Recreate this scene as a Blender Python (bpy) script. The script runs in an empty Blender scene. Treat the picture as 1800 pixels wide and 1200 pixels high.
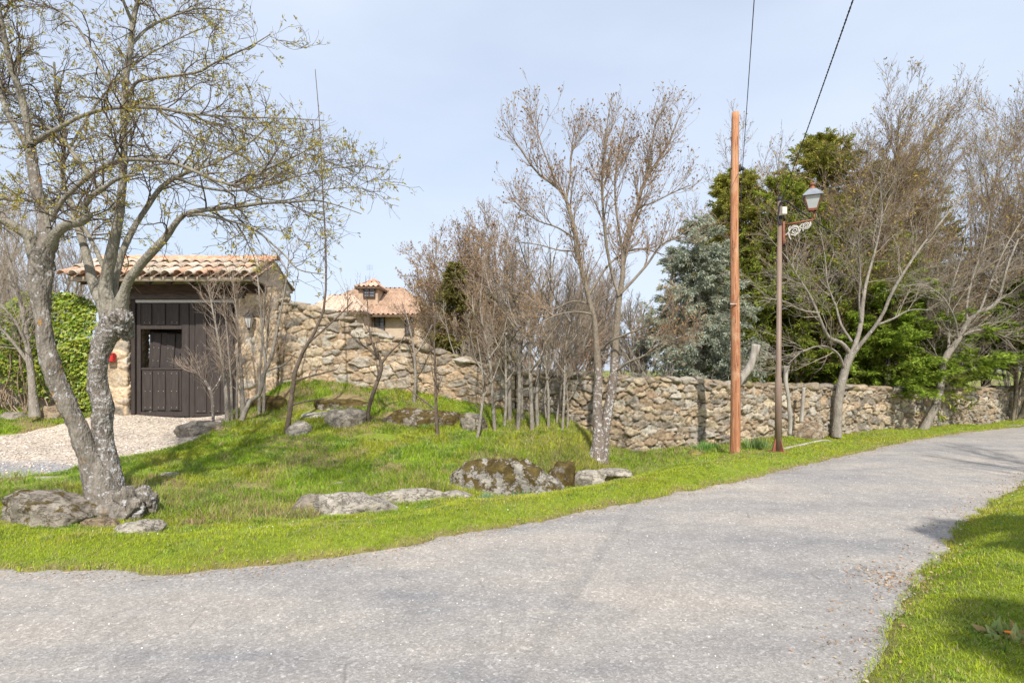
import bpy, math, numpy as np
from mathutils import Vector, Matrix, noise as mnoise
R = math.radians
sc = bpy.context.scene
col_ = sc.collection
# ---------------------------------------------------------------- camera
FP, CX, CY, HC = 1000.0, 900.0, 650.0, 1.6      # focal length in px of the 1800 px wide photo, optical axis, eye height
cam_d = bpy.data.cameras.new('camera'); cam = bpy.data.objects.new('camera', cam_d); col_.objects.link(cam)
cam.location = (0, 0, HC); cam.rotation_euler = (R(90), 0, 0)
cam_d.sensor_width = 36; cam_d.lens = 20; cam_d.shift_y = 50 / 1800; cam_d.clip_end = 3000; cam_d.clip_start = .05
sc.camera = cam
# ---------------------------------------------------------------- sky, sun, exposure
SUN_EL, SUN_DX, SUN_DY = R(46), -.11, 1.0        # shadows run away from the camera, slightly left
w = bpy.data.worlds.new('World'); sc.world = w; w.use_nodes = True
nt = w.node_tree; nt.nodes.clear()
wo = nt.nodes.new('ShaderNodeOutputWorld'); bg = nt.nodes.new('ShaderNodeBackground'); sky = nt.nodes.new('ShaderNodeTexSky')
sky.sky_type = 'NISHITA'; sky.sun_disc = False; sky.sun_elevation = SUN_EL
az = math.atan2(-SUN_DX, -SUN_DY)
sky.sun_rotation = az; sky.air_density = 1.0; sky.dust_density = 2.0; sky.ozone_density = 1.5
tc = nt.nodes.new('ShaderNodeTexCoord'); mp = nt.nodes.new('ShaderNodeMapping'); mp.inputs['Scale'].default_value = (1, 1, 3)
nz = nt.nodes.new('ShaderNodeTexNoise'); nz.inputs['Scale'].default_value = 1.3; nz.inputs['Detail'].default_value = 5; nz.inputs['Roughness'].default_value = .5
rp = nt.nodes.new('ShaderNodeValToRGB'); rp.color_ramp.elements[0].position = .3; rp.color_ramp.elements[0].color = (.56,) * 3 + (1,)
rp.color_ramp.elements[1].position = .75; rp.color_ramp.elements[1].color = (.94,) * 3 + (1,)
mx = nt.nodes.new('ShaderNodeMixRGB'); mx.inputs['Color2'].default_value = (4.6, 5.15, 6.1, 1)   # thin high cloud veil
nt.links.new(tc.outputs['Generated'], mp.inputs[0]); nt.links.new(mp.outputs[0], nz.inputs[0]); nt.links.new(nz.outputs[0], rp.inputs[0])
nt.links.new(rp.outputs[0], mx.inputs['Fac']); nt.links.new(sky.outputs[0], mx.inputs['Color1'])
nt.links.new(mx.outputs[0], bg.inputs[0]); nt.links.new(bg.outputs[0], wo.inputs[0])
bg.inputs['Strength'].default_value = .1
sl = bpy.data.lights.new('sun', 'SUN'); sun = bpy.data.objects.new('sun', sl); col_.objects.link(sun)
sl.energy = 3.1; sl.angle = R(.9); sl.color = (1, .955, .88)
dn = math.hypot(SUN_DX, SUN_DY); ce = math.cos(SUN_EL)
sdir = Vector((SUN_DX / dn * ce, SUN_DY / dn * ce, -math.sin(SUN_EL)))
sun.rotation_euler = sdir.to_track_quat('-Z', 'Y').to_euler(); sun.location = (-5, -10, 12)
sc.view_settings.view_transform = 'Standard'; sc.view_settings.look = 'None'; sc.view_settings.exposure = .86
sc.cycles.max_bounces = 6; sc.cycles.transparent_max_bounces = 6; sc.cycles.use_denoising = True

# ================================================================= helpers
def at(px, py, Y):
    return np.array([(px - CX) / FP * Y, Y, HC + (CY - py) / FP * Y])

def rng_(s): return np.random.default_rng(s)

def hash3(i, j, k, s):
    h = (i * 374761393 + j * 668265263 + k * 2147483647 + s * 1274126177) & 0xffffffff
    h = ((h ^ (h >> 13)) * 1274126177) & 0xffffffff
    h = (h ^ (h >> 16)) & 0xffffffff
    return h / 4294967295.0

def vnoise(P, s=0):
    P = np.asarray(P, float); i = np.floor(P).astype(np.int64); f = P - i; f = f * f * (3 - 2 * f)
    o = 0
    for a in (0, 1):
        for b in (0, 1):
            for c in (0, 1):
                wgt = (f[..., 0] if a else 1 - f[..., 0]) * (f[..., 1] if b else 1 - f[..., 1]) * (f[..., 2] if c else 1 - f[..., 2])
                o = o + wgt * hash3(i[..., 0] + a, i[..., 1] + b, i[..., 2] + c, s)
    return o * 2 - 1

def fbm(P, s=0, o=4, g=.5):
    P = np.asarray(P, float); v = 0; a = 1; t = 0
    for k in range(o):
        v = v + a * vnoise(P * (2 ** k) + k * 17.3, s + k); t += a; a *= g
    return v / t

def fb2(x, y, sc_=1., s=0, o=4):
    x = np.asarray(x, float); y = np.asarray(y, float)
    return fbm(np.stack([x * sc_, y * sc_, np.zeros_like(x) + .37], -1), s, o)

def smooth(a, b, x):
    t = np.clip((x - a) / (b - a), 0, 1); return t * t * (3 - 2 * t)

def build(name, V, F, m, parent=None, col=None, smoothsh=True, loc=None, mats=None, mi=None):
    """V (n,3) world coords, F list of (k,3)/(k,4) index arrays -> ONE mesh object"""
    V = np.asarray(V, float)
    if not isinstance(F, list): F = [F]
    F = [np.asarray(f, np.int64) for f in F if len(f)]
    org = np.array(parent_origin(parent)) if parent is not None else (np.array(loc, float) if loc is not None else np.zeros(3))
    me = bpy.data.meshes.new(name)
    nl = sum(f.size for f in F); npol = sum(len(f) for f in F)
    me.vertices.add(len(V)); me.vertices.foreach_set('co', (V - org).astype(np.float32).ravel())
    me.loops.add(nl); me.loops.foreach_set('vertex_index', np.concatenate([f.ravel() for f in F]).astype(np.int32))
    st = []; tot = []; c = 0
    for f in F:
        k = f.shape[1]; st.append(c + np.arange(len(f)) * k); tot.append(np.full(len(f), k)); c += f.size
    me.polygons.add(npol)
    me.polygons.foreach_set('loop_start', np.concatenate(st).astype(np.int32))
    me.polygons.foreach_set('loop_total', np.concatenate(tot).astype(np.int32))
    me.update(calc_edges=True)
    me.polygons.foreach_set('use_smooth', np.full(npol, smoothsh, bool))
    if col is not None:
        c4 = np.ones((len(V), 4), np.float32); c4[:, :3] = col
        at_ = me.color_attributes.new('col', 'FLOAT_COLOR', 'POINT'); at_.data.foreach_set('color', c4.ravel())
    for mm in (mats or [m]): me.materials.append(mm)
    if mi is not None: me.polygons.foreach_set('material_index', np.asarray(mi, np.int32))
    me.validate()
    o = bpy.data.objects.new(name, me); col_.objects.link(o)
    if parent is not None: o.parent = parent
    elif loc is not None: o.location = loc
    return o

ORG = {}
def parent_origin(p):
    return ORG[p.name]

def tag(o, label=None, cat=None, group=None, kind=None):
    if label: o['label'] = label
    if cat: o['category'] = cat
    if group: o['group'] = group
    if kind: o['kind'] = kind
    return o

def thing(name, loc, label, cat, group=None, kind=None):
    o = bpy.data.objects.new(name, None); col_.objects.link(o); o.location = loc; o.empty_display_size = .2
    ORG[o.name] = tuple(float(v) for v in loc)
    return tag(o, label, cat, group, kind)

def part(name, mb, m, parent, smoothsh=True):
    """a mesh part; it becomes a possible parent of sub-parts (its own origin = its parent's origin)"""
    o = build(name, mb.V(), mb.F(), m, parent, mb.C(), smoothsh)
    ORG[o.name] = ORG[parent.name]
    return o

class MB:
    def __init__(s, dc=None): s.dc = dc; s.v = []; s.f = []; s.c = []; s.n = 0; s.hc = False
    def add(s, V, F, col=None):
        V = np.asarray(V, float).reshape(-1, 3)
        if not isinstance(F, list): F = [F]
        for f in F:
            f = np.asarray(f, np.int64)
            if len(f): s.f.append(f + s.n)
        s.v.append(V); s.n += len(V)
        if col is None: col = s.dc
        if col is not None: s.hc = True
        c = np.ones((len(V), 3)) * (np.array(col) if col is not None else .5)
        s.c.append(c); return s
    def V(s): return np.concatenate(s.v)
    def F(s):
        q = [f for f in s.f if f.shape[1] == 4]; t = [f for f in s.f if f.shape[1] == 3]; g = [f for f in s.f if f.shape[1] > 4]
        return ([np.concatenate(q)] if q else []) + ([np.concatenate(t)] if t else []) + g
    def C(s): return np.concatenate(s.c) if s.hc else None
    def box(s, lo, hi, rot=None, piv=None, col=None, bev=0.0):
        lo = np.array(lo, float); hi = np.array(hi, float)
        if bev > 0:
            b = min(bev, .45 * (hi - lo).min()); V = []; 
            c = (lo + hi) / 2; h = (hi - lo) / 2
            bm_v = []
            for sx in (-1, 1):
                for sy in (-1, 1):
                    for sz in (-1, 1):
                        sg = np.array([sx, sy, sz])
                        for ax in range(3):
                            q = h - b; q = q.copy(); q[ax] = h[ax]; bm_v.append(c + sg * q)
            V = np.array(bm_v)
            def ix(sx, sy, sz, ax): return (((sx > 0) * 4 + (sy > 0) * 2 + (sz > 0)) * 3 + ax)
            Q = []; T = []
            for ax in range(3):
                a, b2 = [(1, 2), (2, 0), (0, 1)][ax]
                for sg in (-1, 1):
                    q = []
                    for (u, v) in ((-1, -1), (1, -1), (1, 1), (-1, 1)):
                        k = [0, 0, 0]; k[ax] = sg; k[a] = u; k[b2] = v; q.append(ix(*k, ax))
                    Q.append(q if sg > 0 else q[::-1])
            for ax in range(3):       # edges parallel to ax
                a, b2 = [(1, 2), (2, 0), (0, 1)][ax]
                for u in (-1, 1):
                    for v in (-1, 1):
                        k0 = [0, 0, 0]; k0[ax] = -1; k0[a] = u; k0[b2] = v; k1 = list(k0); k1[ax] = 1
                        q = [ix(*k0, a), ix(*k1, a), ix(*k1, b2), ix(*k0, b2)]
                        Q.append(q if u * v < 0 else q[::-1])
            for sx in (-1, 1):
                for sy in (-1, 1):
                    for sz in (-1, 1):
                        t = [ix(sx, sy, sz, 0), ix(sx, sy, sz, 1), ix(sx, sy, sz, 2)]
                        T.append(t if sx * sy * sz > 0 else t[::-1])
            F = [np.array(Q), np.array(T)]
        else:
            V = np.array([[x, y, z] for x in (lo[0], hi[0]) for y in (lo[1], hi[1]) for z in (lo[2], hi[2])])
            F = [np.array([[0, 1, 3, 2], [4, 6, 7, 5], [0, 4, 5, 1], [2, 3, 7, 6], [0, 2, 6, 4], [1, 5, 7, 3]])]
        if rot is not None:
            M = np.array(rot); p = np.array(piv if piv is not None else (lo + hi) / 2)
            V = (V - p) @ M.T + p
        return s.add(V, F, col)
    def tube(s, P, r, sides=8, col=None, cap=True):
        P = np.asarray(P, float); r = np.broadcast_to(np.asarray(r, float), (len(P),))
        V, F = tubes(P[None], r[None], sides)
        s.add(V, F, col)
        if cap:
            n = len(P); b = s.n - n * sides
            s.f.append(np.array([list(range(b + (n - 1) * sides, b + n * sides))])); s.f.append(np.array([list(range(b, b + sides))[::-1]]))
        return s
    def lathe(s, c, prof, sides=16, col=None, rot0=0.):
        """prof: list of (r, z)"""
        a = np.arange(sides) / sides * 2 * np.pi + rot0
        V = np.concatenate([np.stack([c[0] + r * np.cos(a), c[1] + r * np.sin(a), np.full(sides, c[2] + z)], 1) for r, z in prof])
        i = np.arange(sides); j = (i + 1) % sides; F = []
        for k in range(len(prof) - 1):
            F.append(np.stack([k * sides + i, k * sides + j, (k + 1) * sides + j, (k + 1) * sides + i], 1))
        s.add(V, F, col)
        return s

def rotm(axis, deg): return np.array(Matrix.Rotation(R(deg), 3, axis))

def norm(v): return v / np.maximum(np.linalg.norm(v, axis=-1, keepdims=True), 1e-9)

def tubes(P, Rd, sides):
    """P (N,n,3), Rd (N,n) -> verts, quads"""
    N, n, _ = P.shape
    T = np.empty_like(P); T[:, 1:-1] = P[:, 2:] - P[:, :-2]; T[:, 0] = P[:, 1] - P[:, 0]; T[:, -1] = P[:, -1] - P[:, -2]
    T = norm(T); md = norm(P[:, -1] - P[:, 0] + 1e-6)
    ref = np.where(np.abs(md[:, 2:3]) < .7, np.array([[0, 0, 1.]]), np.array([[1., .1, 0]]))
    ref = norm(ref - (ref * md).sum(-1, keepdims=True) * md)[:, None, :]
    A = norm(ref - (ref * T).sum(-1, keepdims=True) * T); B = np.cross(T, A)
    a = np.arange(sides) / sides * 2 * np.pi
    V = P[:, :, None, :] + Rd[:, :, None, None] * (np.cos(a)[None, None, :, None] * A[:, :, None, :] + np.sin(a)[None, None, :, None] * B[:, :, None, :])
    b = (np.arange(N) * n * sides)[:, None, None]; k = (np.arange(n - 1) * sides)[None, :, None]; i = np.arange(sides)[None, None, :]; j = (i + 1) % sides
    F = np.stack([b + k + i, b + k + j, b + k + sides + j, b + k + sides + i], -1).reshape(-1, 4)
    return V.reshape(-1, 3), F

def resample(pts, n):
    """Catmull-Rom through pts (m,k) -> n samples evenly by length"""
    p = np.asarray(pts, float)
    if len(p) == 2:
        t = np.linspace(0, 1, n)[:, None]; return p[0] * (1 - t) + p[1] * t
    q = np.vstack([2 * p[0] - p[1], p, 2 * p[-1] - p[-2]]); out = []
    for i in range(len(p) - 1):
        t = np.linspace(0, 1, 12, endpoint=False)[:, None]
        a, b, c, d = q[i], q[i + 1], q[i + 2], q[i + 3]
        out.append(.5 * (2 * b + (c - a) * t + (2 * a - 5 * b + 4 * c - d) * t ** 2 + (3 * b - a - 3 * c + d) * t ** 3))
    out = np.vstack(out + [p[-1:]])
    L = np.r_[0, np.cumsum(np.linalg.norm(np.diff(out[:, :3], axis=0), axis=1))]
    s = np.linspace(0, L[-1], n)
    return np.stack([np.interp(s, L, out[:, k]) for k in range(out.shape[1])], 1)

# ================================================================= materials
def nmat(name):
    m = bpy.data.materials.new(name); m.use_nodes = True; t = m.node_tree; t.nodes.clear()
    o = t.nodes.new('ShaderNodeOutputMaterial'); b = t.nodes.new('ShaderNodeBsdfPrincipled'); t.links.new(b.outputs[0], o.inputs[0])
    return m, t, b, o

def N(t, ty, **k):
    n = t.nodes.new(ty)
    for a, v in k.items():
        if a in n.inputs: n.inputs[a].default_value = v
        else: setattr(n, a, v)
    return n

def tex(t, scale, kind='noise', stretch=None, detail=6, rough=.6, **k):
    c = N(t, 'ShaderNodeTexCoord'); src = c.outputs['Object']
    if stretch:
        q = N(t, 'ShaderNodeMapping'); q.inputs['Scale'].default_value = stretch; t.links.new(src, q.inputs[0]); src = q.outputs[0]
    if kind == 'noise': n = N(t, 'ShaderNodeTexNoise', Scale=scale, Detail=detail, Roughness=rough)
    else: n = N(t, 'ShaderNodeTexVoronoi', Scale=scale, **k)
    t.links.new(src, n.inputs['Vector']); return n

def ramp(t, src, stops):
    r = N(t, 'ShaderNodeValToRGB'); e = r.color_ramp.elements
    while len(e) < len(stops): e.new(.5)
    for i, (p, c) in enumerate(stops):
        e[i].position = p; e[i].color = tuple(c) + (1,) if len(c) == 3 else c
    t.links.new(src, r.inputs[0]); return r.outputs[0]

def mixc(t, f, a, b, mode='MIX'):
    n = N(t, 'ShaderNodeMixRGB', blend_type=mode)
    for s, v in (('Fac', f), ('Color1', a), ('Color2', b)):
        if hasattr(v, 'default_value') or hasattr(v, 'links'): t.links.new(v, n.inputs[s])
        else: n.inputs[s].default_value = v if s == 'Fac' else tuple(v) + (1,)
    return n.outputs[0]

def bump(t, b, src, strength=.4, dist=.02, prev=None):
    n = N(t, 'ShaderNodeBump', Strength=strength, Distance=dist); t.links.new(src, n.inputs['Height'])
    if prev is not None: t.links.new(prev, n.inputs['Normal'])
    t.links.new(n.outputs[0], b.inputs['Normal']); return n.outputs[0]

def g3(v): return (v, v, v)

def attr_mat(name, rough=.9, vscale=12, lo=.7, hi=1.25, bstr=.5, bdist=.01, bscale=40, stretch=None, spec=.2, transl=0., spots=None):
    """base colour = the mesh's own colour attribute times fine noise"""
    m, t, b, o = nmat(name)
    a = N(t, 'ShaderNodeAttribute', attribute_name='col')
    n = tex(t, vscale, stretch=stretch)
    c = mixc(t, 1., a.outputs['Color'], ramp(t, n.outputs[0], [(.25, g3(lo)), (.75, g3(hi))]), 'MULTIPLY')
    for (s_, th, cc, f) in (spots or []):
        q = tex(t, s_, detail=8, rough=.7); c = mixc(t, ramp(t, q.outputs[0], [(th, g3(0)), (th + .05, g3(f))]), c, cc)
    t.links.new(c, b.inputs['Base Color']); b.inputs['Roughness'].default_value = rough; b.inputs['Specular IOR Level'].default_value = spec
    if bstr: bump(t, b, tex(t, bscale, stretch=stretch, detail=8, rough=.7).outputs[0], bstr, bdist)
    if transl:
        tr = N(t, 'ShaderNodeBsdfTranslucent'); t.links.new(c, tr.inputs[0]); ms = N(t, 'ShaderNodeMixShader', Fac=transl)
        t.links.new(b.outputs[0], ms.inputs[1]); t.links.new(tr.outputs[0], ms.inputs[2]); t.links.new(ms.outputs[0], o.inputs[0])
    return m

def plain_mat(name, ca, cb, scale=8, rough=.7, bstr=.3, bdist=.01, bscale=30, stretch=None, metal=0., spec=.3, spots=None):
    m, t, b, o = nmat(name)
    n = tex(t, scale, stretch=stretch)
    c = ramp(t, n.outputs[0], [(.3, ca), (.7, cb)])
    for (s_, th, cc, f) in (spots or []):
        q = tex(t, s_, detail=8, rough=.7); c = mixc(t, ramp(t, q.outputs[0], [(th, g3(0)), (th + .05, g3(f))]), c, cc)
    t.links.new(c, b.inputs['Base Color']); b.inputs['Roughness'].default_value = rough; b.inputs['Metallic'].default_value = metal
    b.inputs['Specular IOR Level'].default_value = spec
    if bstr: bump(t, b, tex(t, bscale, stretch=stretch, detail=8, rough=.7).outputs[0], bstr, bdist)
    return m

def road_mat():
    m, t, b, o = nmat('old_asphalt')
    big = tex(t, .55, detail=5, rough=.55, stretch=(.6, 1.3, 1)); mid = tex(t, 3.5, detail=8, rough=.75)
    base = ramp(t, big.outputs[0], [(.30, (.25, .24, .238)), (.48, (.325, .30, .275)), (.68, (.40, .355, .305))])
    c = mixc(t, 1., base, ramp(t, mid.outputs[0], [(.3, g3(.84)), (.7, g3(1.14))]), 'MULTIPLY')
    v = tex(t, 85, 'voronoi'); sp = N(t, 'ShaderNodeSeparateColor'); t.links.new(v.outputs['Color'], sp.inputs[0])
    c = mixc(t, 1., c, ramp(t, sp.outputs[0], [(0, g3(.82)), (.5, g3(.98)), (.86, g3(1.07)), (.95, g3(1.3))]), 'MULTIPLY')
    v2 = tex(t, 45, 'voronoi'); s2 = N(t, 'ShaderNodeSeparateColor'); t.links.new(v2.outputs['Color'], s2.inputs[0])
    c = mixc(t, 1., c, ramp(t, s2.outputs[1], [(0, g3(.9)), (.9, g3(1.04)), (.97, g3(1.3))]), 'MULTIPLY')
    st = tex(t, .9, detail=7, rough=.65, stretch=(.55, 1.6, 1)); c = mixc(t, 1., c, ramp(t, st.outputs[0], [(.34, (.80, .83, .88)), (.46, (1, 1, 1)), (.6, (1, 1, 1)), (.72, (1.1, 1.07, 1.02))]), 'MULTIPLY')
    cr = tex(t, .8, 'voronoi', feature='DISTANCE_TO_EDGE'); dn_ = tex(t, 2.2, detail=5); c = mixc(t, mixc(t, 1., ramp(t, cr.outputs['Distance'], [(0, g3(.5)), (.007, g3(0))]), ramp(t, dn_.outputs[0], [(.5, g3(0)), (.62, g3(1))]), 'MULTIPLY'), c, (.12, .11, .1))
    t.links.new(c, b.inputs['Base Color']); b.inputs['Roughness'].default_value = .85; b.inputs['Specular IOR Level'].default_value = .3
    p = bump(t, b, v.outputs['Distance'], .6, .004)
    bump(t, b, tex(t, 25, detail=8, rough=.8).outputs[0], .5, .012, p)
    return m

def gravel_mat():
    m, t, b, o = nmat('pale_gravel')
    v = tex(t, 34, 'voronoi'); sp = N(t, 'ShaderNodeSeparateColor'); t.links.new(v.outputs['Color'], sp.inputs[0])
    c = ramp(t, sp.outputs[0], [(0, (.27, .22, .17)), (.35, (.47, .40, .32)), (.7, (.6, .53, .43)), (1, (.74, .69, .62))])
    big = tex(t, 1.1, detail=4); c = mixc(t, 1., c, ramp(t, big.outputs[0], [(.35, (.86, .84, .84)), (.6, (1.05, 1.02, 1))]), 'MULTIPLY')
    # towards the far left the drive turns to grey compacted grit
    tcn = N(t, 'ShaderNodeTexCoord'); sx = N(t, 'ShaderNodeSeparateXYZ'); t.links.new(tcn.outputs['Object'], sx.inputs[0])
    ad = N(t, 'ShaderNodeMath', operation='MULTIPLY_ADD'); t.links.new(big.outputs[0], ad.inputs[0]); ad.inputs[1].default_value = 1.6; t.links.new(sx.outputs['Y'], ad.inputs[2])
    mr = N(t, 'ShaderNodeMapRange'); mr.inputs[1].default_value = 9.3; mr.inputs[2].default_value = 9.9; t.links.new(ad.outputs[0], mr.inputs[0])
    g = ramp(t, sp.outputs[1], [(0, (.22, .22, .235)), (.7, (.33, .32, .32)), (1, (.5, .48, .46))])
    c = mixc(t, mr.outputs[0], g, c)
    t.links.new(c, b.inputs['Base Color']); b.inputs['Roughness'].default_value = .95; b.inputs['Specular IOR Level'].default_value = .1
    bump(t, b, v.outputs['Distance'], 1., .02)
    return m

def bark_mat(name, ca, cb, white=.6, orange=.0, sc_=1., whitec=(.5, .5, .5)):
    m, t, b, o = nmat(name)
    n = tex(t, 9 * sc_, stretch=(1, 1, .35), detail=8, rough=.7)
    c = ramp(t, n.outputs[0], [(.3, ca), (.68, cb)])
    if white:
        q = tex(t, 11 * sc_, detail=8, rough=.75); c = mixc(t, ramp(t, q.outputs[0], [(white, g3(0)), (white + .04, g3(.9))]), c, whitec)
    if orange:
        q = tex(t, 2.6, detail=7, rough=.7); c = mixc(t, ramp(t, q.outputs[0], [(orange, g3(0)), (orange + .03, g3(1))]), c, (.42, .2, .015))
    t.links.new(c, b.inputs['Base Color']); b.inputs['Roughness'].default_value = .95; b.inputs['Specular IOR Level'].default_value = .1
    v = tex(t, 34 * sc_, 'voronoi', stretch=(1, 1, .45)); p = bump(t, b, v.outputs['Distance'], .9, .012)
    bump(t, b, tex(t, 60, detail=8, rough=.8).outputs[0], .6, .006, p)
    return m

M = {}
M['road'] = road_mat(); M['gravel'] = gravel_mat()
M['ground'] = attr_mat('earth_and_moss', vscale=14, lo=.7, hi=1.3, bstr=.8, bdist=.03, bscale=25, spec=.1, spots=[(5, .6, (.2, .15, .07), .7)])
M['grass'] = attr_mat('grass_blade', rough=.6, vscale=2.5, lo=.85, hi=1.15, bstr=0, spec=.25, transl=.35)
M['stone'] = attr_mat('field_stone', rough=.95, vscale=20, lo=.5, hi=1.4, bstr=.9, bdist=.012, bscale=30, spec=.15,
                      spots=[(11, .6, (.40, .38, .33), .6), (7, .63, (.17, .13, .08), .5), (40, .62, (.1, .085, .06), .4)])
M['rock'] = attr_mat('lichened_granite', rough=.95, vscale=12, lo=.65, hi=1.25, bstr=.9, bdist=.015, bscale=28, spec=.15,
                     spots=[(9, .57, (.50, .46, .40), .8), (26, .6, (.10, .085, .07), .6)])
def rock_mat():
    m, t, b, o = nmat('mossy_granite')
    a = N(t, 'ShaderNodeAttribute', attribute_name='col'); ms = N(t, 'ShaderNodeAttribute', attribute_name='moss')
    n = tex(t, 7, detail=10, rough=.75); c = mixc(t, 1., a.outputs['Color'], ramp(t, n.outputs[0], [(.3, g3(.5)), (.7, g3(1.3))]), 'MULTIPLY')
    q = tex(t, 5.5, detail=10, rough=.8); c = mixc(t, ramp(t, q.outputs[0], [(.53, g3(0)), (.57, g3(.8))]), c, (.5, .45, .36))
    q = tex(t, 22, detail=8, rough=.8); c = mixc(t, ramp(t, q.outputs[0], [(.56, g3(0)), (.62, g3(.75))]), c, (.09, .075, .06))
    q = tex(t, 3.2, detail=10, rough=.7, stretch=(1, 1, 2.2)); vn = ramp(t, q.outputs[0], [(.475, g3(0)), (.495, g3(.75)), (.505, g3(.75)), (.525, g3(0))]); c = mixc(t, vn, c, (.10, .08, .06))
    q = tex(t, 4.2, detail=12, rough=.72); ad = N(t, 'ShaderNodeMath', operation='ADD'); t.links.new(q.outputs[0], ad.inputs[0]); t.links.new(ms.outputs['Fac'], ad.inputs[1])
    mk = ramp(t, ad.outputs[0], [(.62, g3(0)), (.66, g3(1))])
    q = tex(t, 9, detail=6); mc = ramp(t, q.outputs[0], [(.35, (.075, .05, .02)), (.55, (.13, .095, .035)), (.7, (.2, .15, .05))])
    c = mixc(t, mk, c, mc); t.links.new(c, b.inputs['Base Color']); b.inputs['Roughness'].default_value = .95; b.inputs['Specular IOR Level'].default_value = .1
    p = bump(t, b, mk, .5, .02); p = bump(t, b, vn, .5, -.03, p); p = bump(t, b, tex(t, 9, detail=12, rough=.75).outputs[0], 1., .07, p); bump(t, b, tex(t, 45, detail=6, rough=.8).outputs[0], .6, .008, p)
    return m
M['mossrock'] = rock_mat()
M['tile'] = attr_mat('clay_tile', rough=.9, vscale=14, lo=.7, hi=1.25, bstr=.6, bdist=.006, bscale=50, spots=[(13, .56, (.55, .5, .42), .7), (20, .63, (.16, .13, .09), .7)])
M['bark_near'] = bark_mat('lichen_bark', (.085, .073, .058), (.29, .255, .215), .565, .635, 1.5, whitec=(.46, .46, .47))
M['bark_crust'] = bark_mat('crusted_bark', (.085, .068, .053), (.28, .245, .21), .53, .66, 2.2, whitec=(.45, .45, .46))
M['bark_limb'] = bark_mat('grey_limb_bark', (.13, .115, .09), (.34, .31, .25), .64, .7, 1.5)
M['twig_near'] = bark_mat('twig_bark', (.075, .055, .042), (.2, .155, .12), 0)
M['bark_grey'] = bark_mat('grey_bark', (.16, .135, .11), (.36, .32, .27), .6, .72, 1.4)
M['bark_brown'] = bark_mat('brown_bark', (.13, .105, .08), (.31, .26, .2), .66, 0, 1.4)
M['bark_white'] = bark_mat('white_lichen_bark', (.13, .1, .085), (.27, .22, .18), .545, .75, 1.7, (.62, .62, .61))
M['twig_far'] = bark_mat('far_twig', (.22, .155, .11), (.42, .32, .235), 0)
M['twig_pink'] = bark_mat('pink_twig', (.24, .175, .13), (.43, .345, .27), 0)
M['twig_grey'] = bark_mat('grey_twig', (.22, .18, .14), (.44, .38, .31), 0)
M['bud'] = attr_mat('bud', rough=.7, vscale=9, bstr=0, transl=.3)
M['leaf'] = attr_mat('leaf', rough=.42, vscale=6, lo=.8, hi=1.2, bstr=0, spec=.5, transl=.3)
M['needle'] = attr_mat('needle', rough=.65, vscale=4, lo=.75, hi=1.25, bstr=0, spec=.2, transl=.35)
M['wood_door'] = attr_mat('dark_stained_boards', .6, 6, .6, 1.35, .5, .004, 30, (6, 6, .6), .35)
M['wood_dark'] = plain_mat('dark_beam', (.035, .022, .015), (.09, .058, .04), 5, .8, .5, .004, 30, (1, 6, 6))
def pole_mat():
    m, t, b, o = nmat('orange_pole_wood')
    n = tex(t, 5, detail=9, rough=.7, stretch=(5, 5, .35)); c = ramp(t, n.outputs[0], [(.3, (.25, .10, .055)), (.5, (.44, .2, .105)), (.68, (.58, .33, .2))])
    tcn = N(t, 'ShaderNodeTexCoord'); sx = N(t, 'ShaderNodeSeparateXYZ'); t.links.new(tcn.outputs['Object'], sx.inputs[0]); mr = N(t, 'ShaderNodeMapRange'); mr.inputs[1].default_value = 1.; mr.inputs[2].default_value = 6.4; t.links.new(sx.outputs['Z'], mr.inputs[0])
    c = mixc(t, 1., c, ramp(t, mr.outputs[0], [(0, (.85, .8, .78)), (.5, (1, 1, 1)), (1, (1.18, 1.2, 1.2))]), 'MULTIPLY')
    w_ = tex(t, 1.6, detail=8, rough=.7, stretch=(1.5, 1.5, 1)); c = mixc(t, ramp(t, w_.outputs[0], [(.52, g3(0)), (.62, g3(.6))]), c, (.6, .4, .25))
    k = tex(t, 9, detail=6, rough=.6, stretch=(5, 5, .22)); kr = ramp(t, k.outputs[0], [(.60, g3(0)), (.64, g3(.85))]); c = mixc(t, kr, c, (.12, .05, .03))
    t.links.new(c, b.inputs['Base Color']); b.inputs['Roughness'].default_value = .85; b.inputs['Specular IOR Level'].default_value = .15
    p = bump(t, b, kr, .7, -.012); bump(t, b, n.outputs[0], .7, .01, p); return m
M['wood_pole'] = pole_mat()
M['wood_grey'] = plain_mat('weathered_wood', (.22, .19, .16), (.46, .42, .37), 8, .9, .7, .01, 25, (2, 2, .4))
M['rust'] = plain_mat('rust_paint', (.17, .07, .045), (.36, .125, .08), 9, .65, .3, .003, 50, spots=[(8, .62, (.45, .38, .33), .5)])
M['iron'] = plain_mat('brown_painted_steel', (.17, .115, .085), (.28, .2, .155), 4, .5, .2, .002, 60, (3, 3, .4), spots=[(7, .66, (.5, .46, .42), .6)])
M['black'] = plain_mat('black_rubber', (.02, .02, .022), (.045, .045, .05), 10, .6, .1)
M['zinc'] = plain_mat('zinc_sheet', (.19, .21, .235), (.32, .35, .38), 6, .4, .2, .002, 40, metal=.3, spec=.5)
M['glass'] = plain_mat('opal_glass_lit', (.40, .42, .42), (.52, .54, .53), 3, .15, 0, spec=.6)
M['glass_dark'] = plain_mat('dark_shaded_glass', (.1, .11, .13), (.17, .18, .2), 3, .12, 0, spec=.7)  # dark house windows; also the painted shade on the lantern's right-hand panes
M['white'] = plain_mat('flaking_white_paint', (.42, .38, .34), (.66, .64, .61), 20, .6, .2, .002, spots=[(22, .6, (.25, .13, .09), .7)])
M['plaster'] = plain_mat('cement_board', (.36, .29, .22), (.5, .42, .33), 3, .9, .4, .006, spots=[(4, .66, (.5, .2, .09), .8)])
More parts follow.
